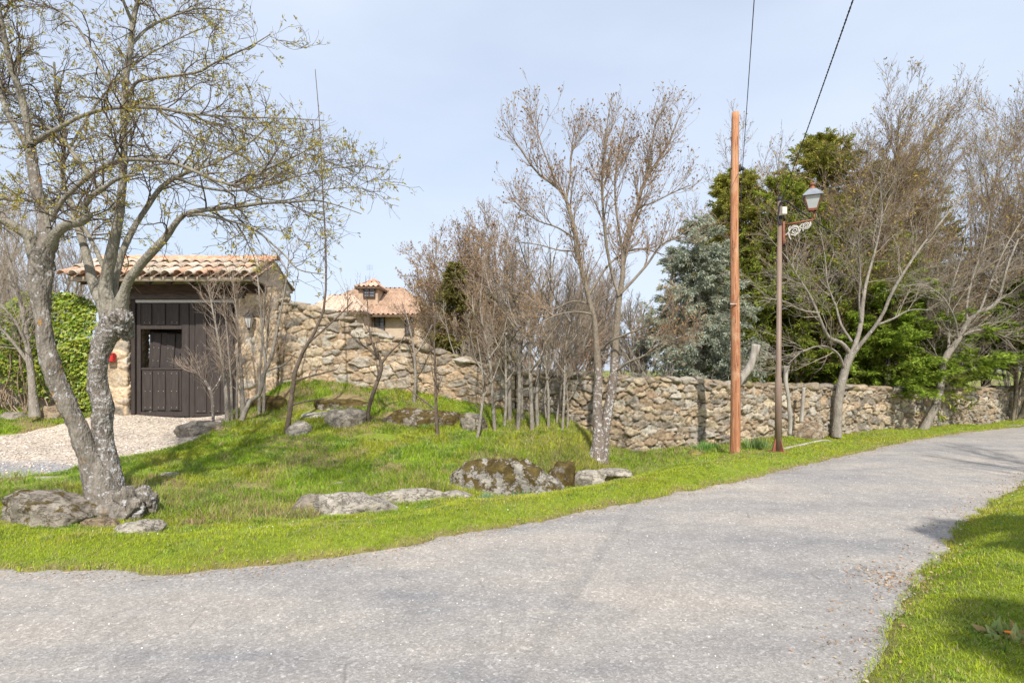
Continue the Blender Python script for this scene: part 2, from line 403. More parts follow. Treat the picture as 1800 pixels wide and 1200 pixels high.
M['metal_stud'] = plain_mat('stud', (.25, .22, .2), (.4, .38, .35), 10, .4, 0, metal=.7)
M['sky_strip'] = plain_mat('pale_sky_strip', (.4, .4, .42), (.75, .74, .72), 60, .7, .3, .003)
M['red'] = plain_mat('red_enamel', (.42, .02, .025), (.52, .035, .03), 5, .4, 0)
M['rooftile'] = attr_mat('weathered_roof', rough=.9, vscale=9, lo=.55, hi=1.4, bstr=.6, bdist=.02, bscale=12, spots=[(7, .58, (.2, .15, .1), .6), (10, .64, (.5, .42, .32), .6)])
M['housewall'] = attr_mat('rubble_render', vscale=3, lo=.85, hi=1.15, spots=[(1.9, .56, (.33, .2, .12), .6), (3.2, .6, (.5, .42, .34), .6)], bstr=.6, bdist=.04, bscale=5)
M['dark'] = plain_mat('dark_opening', (.02, .017, .015), (.05, .04, .035), 8, .5, 0)
M['petal'] = plain_mat('orange_petal', (.8, .17, .005), (.9, .26, .01), 8, .6, 0)
M['drygrass'] = attr_mat('dry_stalk', rough=.8, vscale=6, bstr=0, transl=.2)

# ================================================================= terrain
ROAD_L = [(-45, 7.5), (-12, 5.1), (-6, 4.6), (-4.1, 4.53), (-2.7, 4.5), (-1.8, 4.70), (-1.03, 5.10), (0, 5.88), (1.35, 6.75), (3.28, 8.2), (5.5, 10), (8.96, 12.8), (11.6, 14.5), (14.4, 16), (20, 18.3), (45, 26)]
ROAD_R = [(45, 22), (24, 17.3), (15.8, 14), (10.5, 10.6), (7.6, 8.35), (5.9, 6.96), (4.68, 5.93), (3.87, 5.10), (2.59, 3.81), (1.75, 2.9), (1.1, 1.2), (.9, -2), (.9, -30), (-45, -30)]
ROAD = np.array(ROAD_L + ROAD_R, float)
DRIVE = np.array([(-5.75, 13.4), (-5.95, 12.2), (-5.75, 11.15), (-5.9, 10.0), (-6.3, 8.9), (-6.4, 8.2), (-7.2, 7.75), (-9, 7.3), (-14, 6.6), (-20, 6), (-45, 6), (-45, 9.6), (-16, 10.4), (-10.6, 10.9), (-9.7, 11.3), (-9.3, 12.2), (-9.0, 13.4)], float)

def sdist(x, y, P):
    """signed distance to closed polygon, negative inside"""
    x = np.asarray(x, float); y = np.asarray(y, float); d = np.full(x.shape, 1e9); ins = np.zeros(x.shape, bool)
    for a, b in zip(P, np.roll(P, -1, 0)):
        e = b - a; wx = x - a[0]; wy = y - a[1]; t = np.clip((wx * e[0] + wy * e[1]) / (e @ e), 0, 1)
        d = np.minimum(d, (wx - t * e[0]) ** 2 + (wy - t * e[1]) ** 2)
        c = (a[1] > y) != (b[1] > y)
        with np.errstate(divide='ignore', invalid='ignore'):
            ins ^= c & (x < (b[0] - a[0]) * (y - a[1]) / (b[1] - a[1] + 1e-12) + a[0])
    return np.where(ins, -1, 1) * np.sqrt(d)

CTRL_PX = [  # px, py, Y (height follows)
    (0, 930, 5.6), (150, 915, 6.0), (200, 905, 6.3), (60, 900, 6.3), (0, 855, 7.4), (100, 838, 7.9), (230, 838, 7.8),
    (0, 835, 8.0), (0, 800, 9.2), (0, 768, 11.0), (110, 752, 11.6), (0, 722, 12.7), (140, 722, 12.8), (230, 728, 12.8), (400, 728, 12.7), (330, 765, 11.0),
    (250, 800, 9.5), (400, 820, 8.9), (400, 855, 7.8), (480, 725, 11.8), (420, 742, 11.4), (505, 762, 10.5), (600, 752, 10.6), (560, 800, 9.2),
    (500, 685, 12.4), (600, 681, 12.5), (700, 692, 12.4), (760, 706, 12.2), (650, 712, 11.8), (860, 722, 12.1),
    (700, 755, 10.7), (780, 765, 10.3), (700, 810, 8.9), (700, 850, 7.9), (560, 850, 8.0),
    (850, 770, 10.2), (930, 755, 10.9), (1000, 745, 11.6), (960, 790, 9.7), (1020, 790, 10.0), (900, 800, 9.2), (1045, 810, 9.9),
    (1100, 800, 11.9), (1150, 800, 11.5), (1230, 797, 11.3), (1280, 790, 11.9), (1340, 782, 12.0), (1400, 772, 12.6), (1500, 765, 13.6), (1620, 754, 14.9), (1700, 748, 16.8), (1800, 731, 18.5),
    (1560, 760, 14.0), (1450, 780, 12.7)]
CTRL = [(*at(*c)[:2], at(*c)[2]) for c in CTRL_PX]
CTRL += [(-4.5, 6.0, -.02), (-3.6, 6.15, -.10), (-2.9, 6.5, -.14), (-2.2, 6.9, -.15), (-1.4, 7.1, -.1), (-.7, 7.4, -.1), (.3, 7.85, -.18), (1.0, 8.5, -.2), (1.7, 9.3, -.25), (2.3, 10.2, -.25), (3.2, 10.9, -.18),
         (-3.6, 5.3, .03), (-2.2, 5.6, .04), (-1, 6.1, .04), (0, 6.9, .05), (1.3, 7.8, .04), (2.6, 9.1, .04), (4.2, 10.6, .02), (5, 10.7, .02), (7, 12.3, .02), (10, 14.2, .03), (13, 15.9, .03), (17, 17.8, .05),
         (-6, 5.4, .02), (-10, 6.0, .05), (-14, 13, .7), (-14, 9, .3), (-14, 6, .05),
         (-8, 16, .9), (-3, 16, 1.2), (2, 16, .8), (8, 18, .5), (14, 21, .4), (22, 24, .3), (-14, 20, 1.2), (0, 24, 1.2), (12, 26, .6), (-8, 24, 1.3),
         (3.5, 3, .02), (6, 4, .05), (8, 6, .05), (12, 9, .05), (18, 12, .05), (22, 14, .05), (4, -2, 0), (-6, 0, 0), (-14, 0, 0), (22, 0, 0), (22, 19, .1)]
CTRL = np.array(CTRL)
def _tps(d2): return np.where(d2 > 1e-12, .5 * d2 * np.log(np.maximum(d2, 1e-12)), 0)
_n = len(CTRL); _K = _tps(((CTRL[:, None, :2] - CTRL[None, :, :2]) ** 2).sum(-1)) + np.eye(_n) * .02
_Pm = np.c_[np.ones(_n), CTRL[:, :2]]
_A = np.block([[_K, _Pm], [_Pm.T, np.zeros((3, 3))]]); _W = np.linalg.solve(_A, np.r_[CTRL[:, 2], 0, 0, 0])
def hsm(x, y):
    x = np.clip(np.asarray(x, float), -14, 22); y = np.clip(np.asarray(y, float), -2, 26); sh = x.shape; x = x.ravel(); y = y.ravel(); out = np.empty(len(x))
    for i in range(0, len(x), 40000):
        a, b = x[i:i + 40000], y[i:i + 40000]
        out[i:i + 40000] = _tps((a[:, None] - CTRL[:, 0]) ** 2 + (b[:, None] - CTRL[:, 1]) ** 2) @ _W[:_n] + _W[_n] + _W[_n + 1] * a + _W[_n + 2] * b
    return out.reshape(sh)
def height(x, y):
    """ground surface (without road / drive dips)"""
    x = np.asarray(x, float); y = np.asarray(y, float)
    dr = sdist(x, y, ROAD)
    h = hsm(x, y) * smooth(.0, .5, dr)
    dd = sdist(x, y, DRIVE)
    k = smooth(0, .5, dr) * smooth(-.1, .6, dd)
    return h + (fb2(x, y, 1.6, 5, 3) * .05 + fb2(x, y, 6, 9, 3) * .025) * k
def hz(x, y): return float(height(np.array([x], float), np.array([y], float))[0])

def axis(lo, hi, d, far, g=1.12):
    c = list(np.arange(lo, hi, d)); s = d
    a = []; v = lo
    while v > -far: s *= g; v -= s; a.append(v)
    b = []; v = c[-1]; s = d
    while v < far: s *= g; v += s; b.append(v)
    return np.array(a[::-1] + c + b)
gx = axis(-9.5, 15, .07, 900); gy = axis(2.5, 17, .07, 900)
GX, GY = np.meshgrid(gx, gy); H = height(GX, GY)
DRD = sdist(GX, GY, ROAD) + fb2(GX, GY, 2.2, 3, 4) * .12 + fb2(GX, GY, 7, 44, 3) * .09
DDD = sdist(GX, GY, DRIVE) + fb2(GX, GY, 2.2, 4, 4) * .14
edge = smooth(-.06, .06, DRD)
H = H * edge + edge * .022 - (1 - edge) * .05
H = H - (1 - smooth(-.08, .08, DDD)) * .06
nx, ny = len(gx), len(gy)
def soil_cols(x, y):
    x = np.asarray(x, float); vk = smooth(.9, 1.6, sdist(x, y, ROAD))[..., None]
    a = fb2(x, y, .9, 21, 4); b = fb2(x, y, 3.5, 22, 3)
    g = np.array([.19, .24, .03]); br = np.array([.25, .19, .10]); dk = np.array([.12, .15, .03])
    k = smooth(.02, .3, a + .5 * b)[..., None] * vk; k2 = smooth(.1, .4, -a)[..., None]
    c = g * (1 - k) + br * k; return c * (1 - .4 * k2) + dk * .4 * k2
idx = np.arange(nx * ny).reshape(ny, nx)
F = np.stack([idx[:-1, :-1], idx[:-1, 1:], idx[1:, 1:], idx[1:, :-1]], -1).reshape(-1, 4)
sc_col = soil_cols(GX, GY)
ek = (smooth(-.1, .02, DRD) * (1 - smooth(.02, .12, DRD)))[..., None]; sc_col = sc_col * (1 - ek) + np.array([.22, .17, .08]) * ek
ground = build('ground', np.stack([GX, GY, H], -1).reshape(-1, 3), F, M['ground'], col=sc_col.reshape(-1, 3))
tag(ground, 'grassy bank and verge ground sloping up to the stone wall', 'ground', kind='structure')

# road sheet (the ground rises through it at its ragged edges)
RP = [(x, y + .45) for x, y in ROAD_L] + [(x + .25, y - .35) for x, y in ROAD_R[:-1]] + [(-45, -30)]
import mathutils.geometry as mg
def flat_poly(pts, z):
    tri = mg.tessellate_polygon([[Vector((p[0], p[1], 0)) for p in pts]])
    V = np.array([(p[0], p[1], z) for p in pts], float); T = np.array(tri)
    a = V[T[:, 1]] - V[T[:, 0]]; b = V[T[:, 2]] - V[T[:, 0]]
    fl = (a[:, 0] * b[:, 1] - a[:, 1] * b[:, 0]) < 0; T[fl] = T[fl][:, ::-1]
    return V, T
V, T = flat_poly(RP, 0.0)
road = tag(build('road', V, T, M['road'], smoothsh=False), 'worn pale grey asphalt lane curving away to the right', 'road', kind='structure')
# drive sheet
dgx = np.arange(-24, -5.2, .12); dgy = np.arange(5.9, 13.6, .12); DX, DY = np.meshgrid(dgx, dgy)
dm = sdist(DX, DY, DRIVE) < .25; ii = np.arange(DX.size).reshape(DX.shape)
ok = dm[:-1, :-1] & dm[:-1, 1:] & dm[1:, 1:] & dm[1:, :-1]
F = np.stack([ii[:-1, :-1], ii[:-1, 1:], ii[1:, 1:], ii[1:, :-1]], -1)[ok]
HD = height(DX, DY) - .015 + fb2(DX, DY, 2., 8, 3) * .012
drive = tag(build('driveway', np.stack([DX, DY, HD], -1).reshape(-1, 3), F, M['gravel']), 'pale pinkish gravel driveway leading to the wooden gate', 'driveway', kind='structure')

# ================================================================= rocks
def ico(sub):
    import bmesh
    bm = bmesh.new(); bmesh.ops.create_icosphere(bm, subdivisions=sub, radius=1)
    V = np.array([v.co[:] for v in bm.verts]); F = np.array([[v.index for v in f.verts] for f in bm.faces]); bm.free(); return V, F
ICO = {k: ico(k) for k in (1, 2, 3, 4, 5)}
def rock_v(c, r, seed, sub=3, rz=0., tilt=0., cuts=9, rough=.09):
    g = rng_(seed); V, F = ICO[sub]; V = V.copy()
    nrm = norm(g.normal(size=(cuts, 3))); dd = g.uniform(.55, .85, cuts)
    for n_, d_ in zip(nrm, dd):
        k = V @ n_ - d_; V = V - np.where(k > 0, k * .85, 0)[:, None] * n_
    V = V * (1 + fbm(V * 1.7 + seed, seed, 4)[:, None] * rough * 2)
    V = V * (1 + fbm(V * 7 + seed, seed + 5, 3)[:, None] * rough * .5)
    V = V / np.abs(V).max(0) * np.array(r)
    m = np.array(Matrix.Rotation(rz, 3, 'Z') @ Matrix.Rotation(tilt, 3, 'Y'))
    return V @ m.T + np.array(c), F
GREY = np.array([.37, .32, .26]); TAN = np.array([.44, .33, .22]); MOSS = np.array([.17, .115, .035]); PALE = np.array([.56, .5, .42])
ROCKS = []
def boulder(px, py_top, py_base, wpx, Y, label, base=GREY, moss=0., depth=None, seed=1, sub=4, rz=0., tilt=0., group=None, name='boulder', cuts=9, sink=.35, cat='boulder', bk=1.1, flat=1.5):
    a = at(px, py_base, Y); wx = wpx / FP * Y / 2
    dp = depth if depth else wx * .8
    yb = a[1] + dp * bk; hh = max(.05, HC - (py_top - CY) / FP * yb - a[2])
    rzv = hh * .92
    c = (a[0], a[1] + dp * .6, a[2] + hh - rzv)
    V, F = rock_v(c, (wx * 1.08, dp, rzv), seed, max(sub, 4), rz, tilt, cuts + 4, .15)
    zl = (V[:, 2] - c[2]) / rzv; V[:, 2] = c[2] + rzv * np.tanh(flat * zl) / np.tanh(flat) * (1 + .12 * fbm(V * 4, seed + 9, 3))
    V = V + norm(V - np.array(c)) * (fbm(V * 9, seed + 4, 4) * .03 * min(1, hh * 3))[:, None]
    col = np.tile(base, (len(V), 1)) * (1 + fbm(V * 3, seed, 3)[:, None] * .25)
    mo = (moss - .42) * .8 + (V[:, 2] - c[2]) / rzv * .10 if moss else np.full(len(V), -1.)
    ROCKS.append((c[0], c[1], wx * 1.0, dp, rz))
    o = build(name, V, F, M['mossrock'], col=col, loc=(c[0], c[1], a[2]))
    am = o.data.attributes.new('moss', 'FLOAT', 'POINT'); am.data.foreach_set('value', mo.astype(np.float32))
    return tag(o, label, cat, group)
G_R = 'rocks on the grass bank'
boulder(46, 852, 930, 200, 5.8, 'broad flat lichen-covered granite slab at the left edge beside the tree', seed=11, moss=.46, depth=.45, group=G_R, sub=5)
boulder(172, 905, 938, 74, 5.75, 'small tan stone against the foot of the big tree, left of a paler one', TAN, seed=12, group=G_R, depth=.14)
boulder(228, 908, 952, 112, 5.55, 'pale tan angular stone in front of the foot of the big tree', PALE, seed=13, group=G_R, depth=.2)
boulder(541, 861, 899, 66, 6.9, 'small grey stone just left of the rounded boulder beside the ditch', seed=14, group=G_R, moss=.3)
boulder(614, 858, 928, 160, 6.45, 'rounded pale grey boulder at the ditch, nearest to the road', np.array([.52, .465, .4]), seed=15, group=G_R, moss=.15, depth=.42, sub=5)
boulder(716, 853, 890, 128, 7.15, 'flat pale slab right behind the rounded boulder', PALE, seed=16, group=G_R, depth=.34)
boulder(803, 860, 880, 58, 7.35, 'small flat pale slab between the rounded boulder and the big mossy one', PALE, seed=17, group=G_R)
boulder(597, 843, 858, 46, 8.0, 'small flat stone alone in the grass above the rounded boulder', PALE, seed=18, group=G_R)
boulder(886, 787, 882, 205, 7.75, 'largest boulder, domed and covered in brown moss with white lichen patches', np.array([.46, .42, .37]), seed=23, moss=.53, bk=.75, flat=.35, depth=.6, group=G_R, sub=5, cuts=6)
boulder(984, 806, 862, 58, 8.5, 'dark mossy rock butting the right end of the domed boulder', GREY * .8, seed=20, moss=.6, flat=.5, bk=.8, group=G_R)
boulder(1040, 822, 850, 66, 8.6, 'pale stone edging the ditch near the white-patched tree, left of a longer one', PALE, seed=21, group=G_R)
boulder(1083, 820, 836, 60, 9.1, 'long low stone at the ditch end, directly right of the white-patched tree', PALE * .9, seed=22, group=G_R)
boulder(605, 716, 756, 78, 10.6, 'blocky grey boulder on the bank beside the thin curved sapling', GREY * 1.05, seed=33, moss=.34, bk=.5, depth=.45, group=G_R)
boulder(521, 740, 768, 50, 10.3, 'low pale stone immediately right of the leaning sapling base', PALE * .9, seed=24, group=G_R)
boulder(735, 716, 752, 175, 11.0, 'long low mossy rock ledge across the top of the bank', GREY, seed=25, moss=.56, depth=.5, group=G_R, sub=5)
boulder(833, 723, 757, 50, 10.7, 'mossy rock at the right end of the ledge', GREY, seed=26, moss=.45, group=G_R)
boulder(600, 700, 716, 130, 11.6, 'flat moss-topped outcrop at the top of the bank below the wall', GREY, seed=27, moss=.6, depth=.4, group=G_R)
boulder(658, 768, 792, 112, 9.9, 'flat half-buried rock covered in brown moss mid-bank', GREY, seed=28, moss=.6, depth=.3, group=G_R)
boulder(338, 738, 763, 80, 11.0, 'flat slab at the edge of the gravel drive', GREY * 1.1, seed=29, moss=.25, rz=.5, group=G_R)
boulder(476, 690, 728, 80, 11.9, 'hummock of rock smothered in brown moss beside the coppiced stems', GREY, seed=30, moss=.85, depth=.4, bk=.8, group=G_R)
boulder(440, 700, 735, 44, 12.1, 'pale upright stone behind the coppiced stems', PALE, seed=31, group=G_R)
boulder(383, 748, 758, 20, 10.9, 'tiny brown stone in the grass in front of the coppiced stems', TAN * .8, seed=34, group=G_R, sub=3)
boulder(275, 830, 840, 62, 7.9, 'bare flat rock flush with the grass right of the big tree', PALE, seed=35, group=G_R, sub=3)
boulder(90, 836, 848, 110, 7.6, 'long bare flat rock flush with the grass left of the big tree', PALE * .9, seed=36, group=G_R, depth=.2, sub=3)
boulder(1316, 794, 802, 22, 10.9, 'small white stone between the wooden pole and the lamp post', PALE * 1.3, seed=38, group=G_R, sub=3)
boulder(1222, 788, 806, 32, 11.1, 'small stone with yellow moss at the wall foot left of the wooden pole', np.array([.38, .33, .08]), seed=39, group=G_R, sub=3)
boulder(88, 712, 742, 40, 12.1, 'tan round stone under the ivy beside the small bare tree', TAN, seed=40, group=G_R, sub=3)
boulder(12, 722, 745, 44, 12.0, 'grey stone at the left edge under the ivy', GREY, seed=41, group=G_R, sub=3)
boulder(1423, 738, 772, 74, 12.9, 'brown earthy boulder against the wall left of the forked tree', TAN * .75, seed=42, group=G_R, moss=.3)
boulder(550, 722, 736, 70, 11.2, 'pale flat outcrop left of the blocky boulder', PALE, seed=43, group=G_R, moss=.2, sub=3)

# ================================================================= stone walls (real relief)
PALW = np.array([[.48, .36, .23], [.42, .32, .21], [.35, .29, .22], [.44, .39, .31], [.40, .28, .17], [.49, .39, .25], [.31, .26, .2], [.46, .34, .21]])
def voro(u, v, cw, ch, seed):
    row = np.floor(v / ch).astype(np.int64); best = np.full(u.shape, 1e9); sec = np.full(u.shape, 1e9); bid = np.zeros(u.shape, np.int64)
    for dr in (-2, -1, 0, 1, 2):
        r = row + dr; off = hash3(r, r * 0 + 7, r * 0, seed) * cw
        cu = np.floor((u - off) / cw).astype(np.int64)
        for dc in (-2, -1, 0, 1, 2):
            c = cu + dc
            px = off + (c + .5 + (hash3(c, r, c * 0 + 1, seed) - .5) * .85) * cw; pv = (r + .5 + (hash3(c, r, c * 0 + 2, seed) - .5) * .8) * ch
            wt = (hash3(c, r, c * 0 + 3, seed) - .5) * .75
            d = np.sqrt(((u - px) / cw) ** 2 + ((v - pv) / ch) ** 2) + wt
            idn = (c * 7919 + r * 104729) & 0xffffff
            less = d < best
            sec = np.where(less, best, np.minimum(sec, d)); bid = np.where(less, idn, bid); best = np.where(less, d, best)
    return best, sec, bid

def stone_cols(bid, seed, tint=1.):
    h1 = hash3(bid, bid * 0 + 11, bid * 0, seed); h2 = hash3(bid, bid * 0 + 12, bid * 0, seed)
    c = PALW[(h1 * 7.999).astype(int)]; c = c * (.68 + .6 * h2)[:, None] * tint; gr = c.mean(1, keepdims=True) * np.array([1.06, .98, .86]); return c * .78 + gr * .22

def relief(mb, path, z0f, z1f, seed, cw=.3, ch=.17, mortar=0., mcol=(.45, .33, .2), du=.022, dz=.022, depth=.06, closed=False, tint=1., bands=None):
    """vertical sheet of stones along path (xy points, outward = right-hand side of travel)"""
    P = np.asarray(path, float)
    if closed: P = np.vstack([P, P[:1]])
    L = np.r_[0, np.cumsum(np.linalg.norm(np.diff(P, axis=0), axis=1))]; n = max(3, int(L[-1] / du)); s = np.linspace(0, L[-1], n)
    X = np.interp(s, L, P[:, 0]); Y = np.interp(s, L, P[:, 1])
    tx = np.gradient(X, s); ty = np.gradient(Y, s)
    if closed:
        tx[0] = tx[-1] = .5 * (tx[1] + tx[-2]); ty[0] = ty[-1] = .5 * (ty[1] + ty[-2])
    q = np.hypot(tx, ty) + 1e-9; nxv, nyv = ty / q, -tx / q
    z0 = z0f(s, X, Y); z1 = z1f(s, X, Y); m = max(4, int((z1 - z0).max() / dz)); t = np.linspace(0, 1, m)[None, :]
    Z = z0[:, None] * (1 - t) + z1[:, None] * t; U = np.repeat(s[:, None], m, 1)
    wob = fb2(U, Z, 4.5, seed, 5) * 1.5; wob2 = fb2(U, Z, 4.5, seed + 50, 5) * 1.5
    f1, f2, bid = voro((U + wob * .07).ravel(), (Z + wob2 * .05).ravel(), cw, ch, seed)
    e = f2 - f1; st = smooth(.01, .11, e); rnd = hash3(bid, bid * 0 + 5, bid * 0, seed)
    P3 = np.stack([U.ravel(), Z.ravel(), rnd * 9], 1)
    d = st * (.45 + .75 * rnd) * depth * (1 - mortar * .5) - .1 * (f1 * st) * depth
    d = d + st * (U.ravel() * (hash3(bid, bid * 0 + 21, bid * 0, seed) - .5) + Z.ravel() * (hash3(bid, bid * 0 + 22, bid * 0, seed) - .5)) % .35 * .12 * 0
    P4 = np.stack([U.ravel(), Z.ravel(), rnd * 40], 1)
    d = d + fbm(P3 * 16, seed + 2, 4) * .03 + st * fbm(P4 * np.array([5.5, 5.5, 1]), seed + 3, 2) * .06 * (1 - mortar * .5)
    d = d * np.interp(Z.ravel(), [z0.min(), z1.max()], [1, 1])
    c = stone_cols(bid, seed, tint)
    lich = smooth(.15, .4, fbm(P3 * np.array([5, 5, 1]), seed + 7, 4))[:, None]; c = c * (1 - lich * .45) + np.array([.43, .4, .36]) * lich * .45
    mk = (1 - smooth(.02, .10, e))[:, None]; mc = np.array(mcol) * (.8 + .4 * rnd[:, None])
    if mortar:
        k2 = smooth(-.15, .25, fb2(U.ravel(), Z.ravel(), 1.3, seed + 9, 3) + mortar - .45)[:, None] * (1 - smooth(.12, .3, e))[:, None]; mk = np.maximum(mk, k2 * mortar)
        d = d * (1 - .35 * k2[:, 0] * mortar)
    c = c * (1 - mk) + mc * mk
    D = d.reshape(U.shape)
    V = np.stack([X[:, None] + nxv[:, None] * D, Y[:, None] + nyv[:, None] * D, Z + 0 * D], -1)
    if closed: V[-1] = V[0]
    i = np.arange(n * m).reshape(n, m)
    F = np.stack([i[:-1, :-1], i[1:, :-1], i[1:, 1:], i[:-1, 1:]], -1).reshape(-1, 4)
    mb.add(V.reshape(-1, 3), F, c)
    return V[:, -1]

def stone_wall(name, pts, seed, label, thick=.55, cap_r=(.2, .26, .09), back=True, cw=.3, ch=.17, mortar=0., mcol=(.24, .175, .11), cat='stone wall', capden=4.2, tint=1., group=None, captint=.85):
    """pts: (x, y, ztop) along the front face, left to right"""
    P = np.array(pts, float); mb = MB()
    Pd = resample(P, max(8, int(np.linalg.norm(np.diff(P[:, :2], axis=0), axis=1).sum() / .3)))
    T = norm(np.gradient(Pd[:, :2], axis=0)); Nn = np.stack([T[:, 1], -T[:, 0]], 1)
    L = np.r_[0, np.cumsum(np.linalg.norm(np.diff(Pd[:, :2], axis=0), axis=1))]
    topf = lambda s, X, Y: np.interp(s, L, Pd[:, 2]) + fb2(s, s * 0, 1.7, seed, 3) * .07
    base = lambda s, X, Y: height(X, Y) - .12
    Vt = relief(mb, Pd[:, :2], base, topf, seed, cw, ch, mortar, mcol, tint=tint)
    B = Pd[:, :2] - Nn * thick
    Lb = np.r_[0, np.cumsum(np.linalg.norm(np.diff(B[::-1], axis=0), axis=1))]
    tb = lambda s, X, Y: np.interp(s, Lb, Pd[::-1, 2]) - .02
    Vb = relief(mb, B[::-1], base, tb, seed + 1, cw, ch, mortar, mcol, du=.09, dz=.09, tint=tint)[::-1]
    for (a, b, zt) in ((B[0], Pd[0, :2], Pd[0, 2]), (Pd[-1, :2], B[-1], Pd[-1, 2])):
        relief(mb, [a, b], base, lambda s, X, Y: s * 0 + zt, seed + 2, cw, ch, mortar, mcol, du=.05, dz=.05, tint=tint)
    # top sheet
    k = 7; n = len(Vt); fi = np.interp(np.linspace(0, 1, n), np.linspace(0, 1, len(Vb)), np.arange(len(Vb)))
    Vb2 = np.stack([np.interp(fi, np.arange(len(Vb)), Vb[:, c]) for c in range(3)], 1); t = np.linspace(0, 1, k)[None, :, None]
    V = Vt[:, None] * (1 - t) + Vb2[:, None] * t; V[:, 1:-1, 2] += fb2(V[:, 1:-1, 0], V[:, 1:-1, 1], 5, seed, 3) * .05 + .03
    i = np.arange(n * k).reshape(n, k); F = np.stack([i[:-1, :-1], i[1:, :-1], i[1:, 1:], i[:-1, 1:]], -1).reshape(-1, 4)
    mb.add(V.reshape(-1, 3), F, np.array([.24, .19, .13]) * (1 + .3 * fb2(V[..., 0], V[..., 1], 4, 2).reshape(-1, 1)))
    g = rng_(seed + 77); s = 0.
    while s < L[-1] - .1:
        for row in (0, 1):
            sc0 = s + g.uniform(-.06, .06); x = np.interp(sc0, L, Pd[:, 0]); y = np.interp(sc0, L, Pd[:, 1]); z = np.interp(sc0, L, Pd[:, 2])
            nn = np.array([np.interp(sc0, L, Nn[:, 0]), np.interp(sc0, L, Nn[:, 1])])
            off = (.10 if row == 0 else thick - .12); x -= nn[0] * off; y -= nn[1] * off
            f = g.uniform(.6, 1.35); ang = math.atan2(nn[0], -nn[1]) + g.normal() * .35
            V, F = rock_v((x, y, z + cap_r[2] * f * .45 + g.uniform(-.03, .03)), (cap_r[0] * f * g.uniform(.8, 1.3), cap_r[1] * g.uniform(.7, 1.), cap_r[2] * f * g.uniform(.8, 1.4)), int(g.integers(1e6)), 2 if row else 3, ang, g.normal() * .12, 7)
            c0 = PALW[g.integers(8)] * g.uniform(.6, 1.15) * captint; c0 = c0 * .75 + np.array([.32, .285, .235]) * .25
            if g.random() < .22: c0 = c0 * .4 + np.array([.2, .155, .05]) * .6
            mb.add(V, F, c0)
        s += 1 / capden * g.uniform(.7, 1.3)
    o = build(name, mb.V(), mb.F(), M['stone'], col=mb.C(), loc=(P[0, 0], P[0, 1], hz(P[0, 0], P[0, 1])))
    return tag(o, label, cat, group)

def wp(px, pyt, Y): a = at(px, pyt, Y); return (a[0], a[1], a[2])
stone_wall('garden_wall', [wp(491, 531, 12.80), wp(540, 545, 12.76), wp(600, 563, 12.7), wp(655, 588, 12.66), wp(700, 602, 12.6), wp(750, 618, 12.5), wp(800, 634, 12.42), wp(850, 645, 12.36), wp(905, 654, 12.3)],
           101, 'tall honey-coloured mortared rubble wall sloping down from the gatehouse', cw=.29, ch=.17, mortar=.38, mcol=(.32, .225, .13), cat='stone wall', cap_r=(.2, .24, .08), capden=4., tint=.98, captint=.9)
stone_wall('field_wall', [wp(907, 657, 12.28), wp(1000, 664, 12.15), wp(1100, 670, 12.1), wp(1200, 674, 12.12), wp(1280, 678, 12.25), wp(1380, 682, 12.85), wp(1500, 686, 13.9), wp(1620, 687, 15.2), wp(1720, 686, 16.8), wp(1800, 687, 18.7), wp(1900, 688, 21.5), wp(1980, 688, 25)],
           202, 'long low dry stone wall running beside the lane to the right', cw=.22, ch=.125, mortar=0., mcol=(.16, .12, .08), cap_r=(.17, .24, .075), capden=4.6, tint=.85, captint=.74)
stone_wall('ivy_wall', [(-16.5, 12.9, 1.9), (-13, 12.85, 2.0), (-9.45, 12.8, 2.05)], 303, 'low rubble wall half hidden behind the ivy left of the gate', cw=.34, ch=.22, mortar=.4, mcol=(.4, .3, .19), capden=3)

# ================================================================= gatehouse
GZ = hz(-7.4, 12.8)
gate = thing('gatehouse', (-7.4, 12.8, GZ), 'tile-roofed stone gateway with dark wooden doors', 'gatehouse')
XL, XR, YD = -8.58, -6.18, 12.86        # door opening
def pillar(x0, x1, y0, y1, zt, seed):
    mb = MB(); relief(mb, [(x0, y1), (x0, y0), (x1, y0), (x1, y1)], lambda s, X, Y: height(X, Y) - .1, lambda s, X, Y: s * 0 + zt, seed, .34, .2, .8, (.55, .42, .28), closed=True, tint=1.15)
    # travel left side -> front -> right side -> back keeps outward on the right hand
    return mb
part('pillar', pillar(-6.14, -5.27, 12.72, 13.5, 3.44, 401), M['stone'], gate)
part('pillar', pillar(-9.16, -8.62, 12.72, 13.5, 3.44, 402), M['stone'], gate)
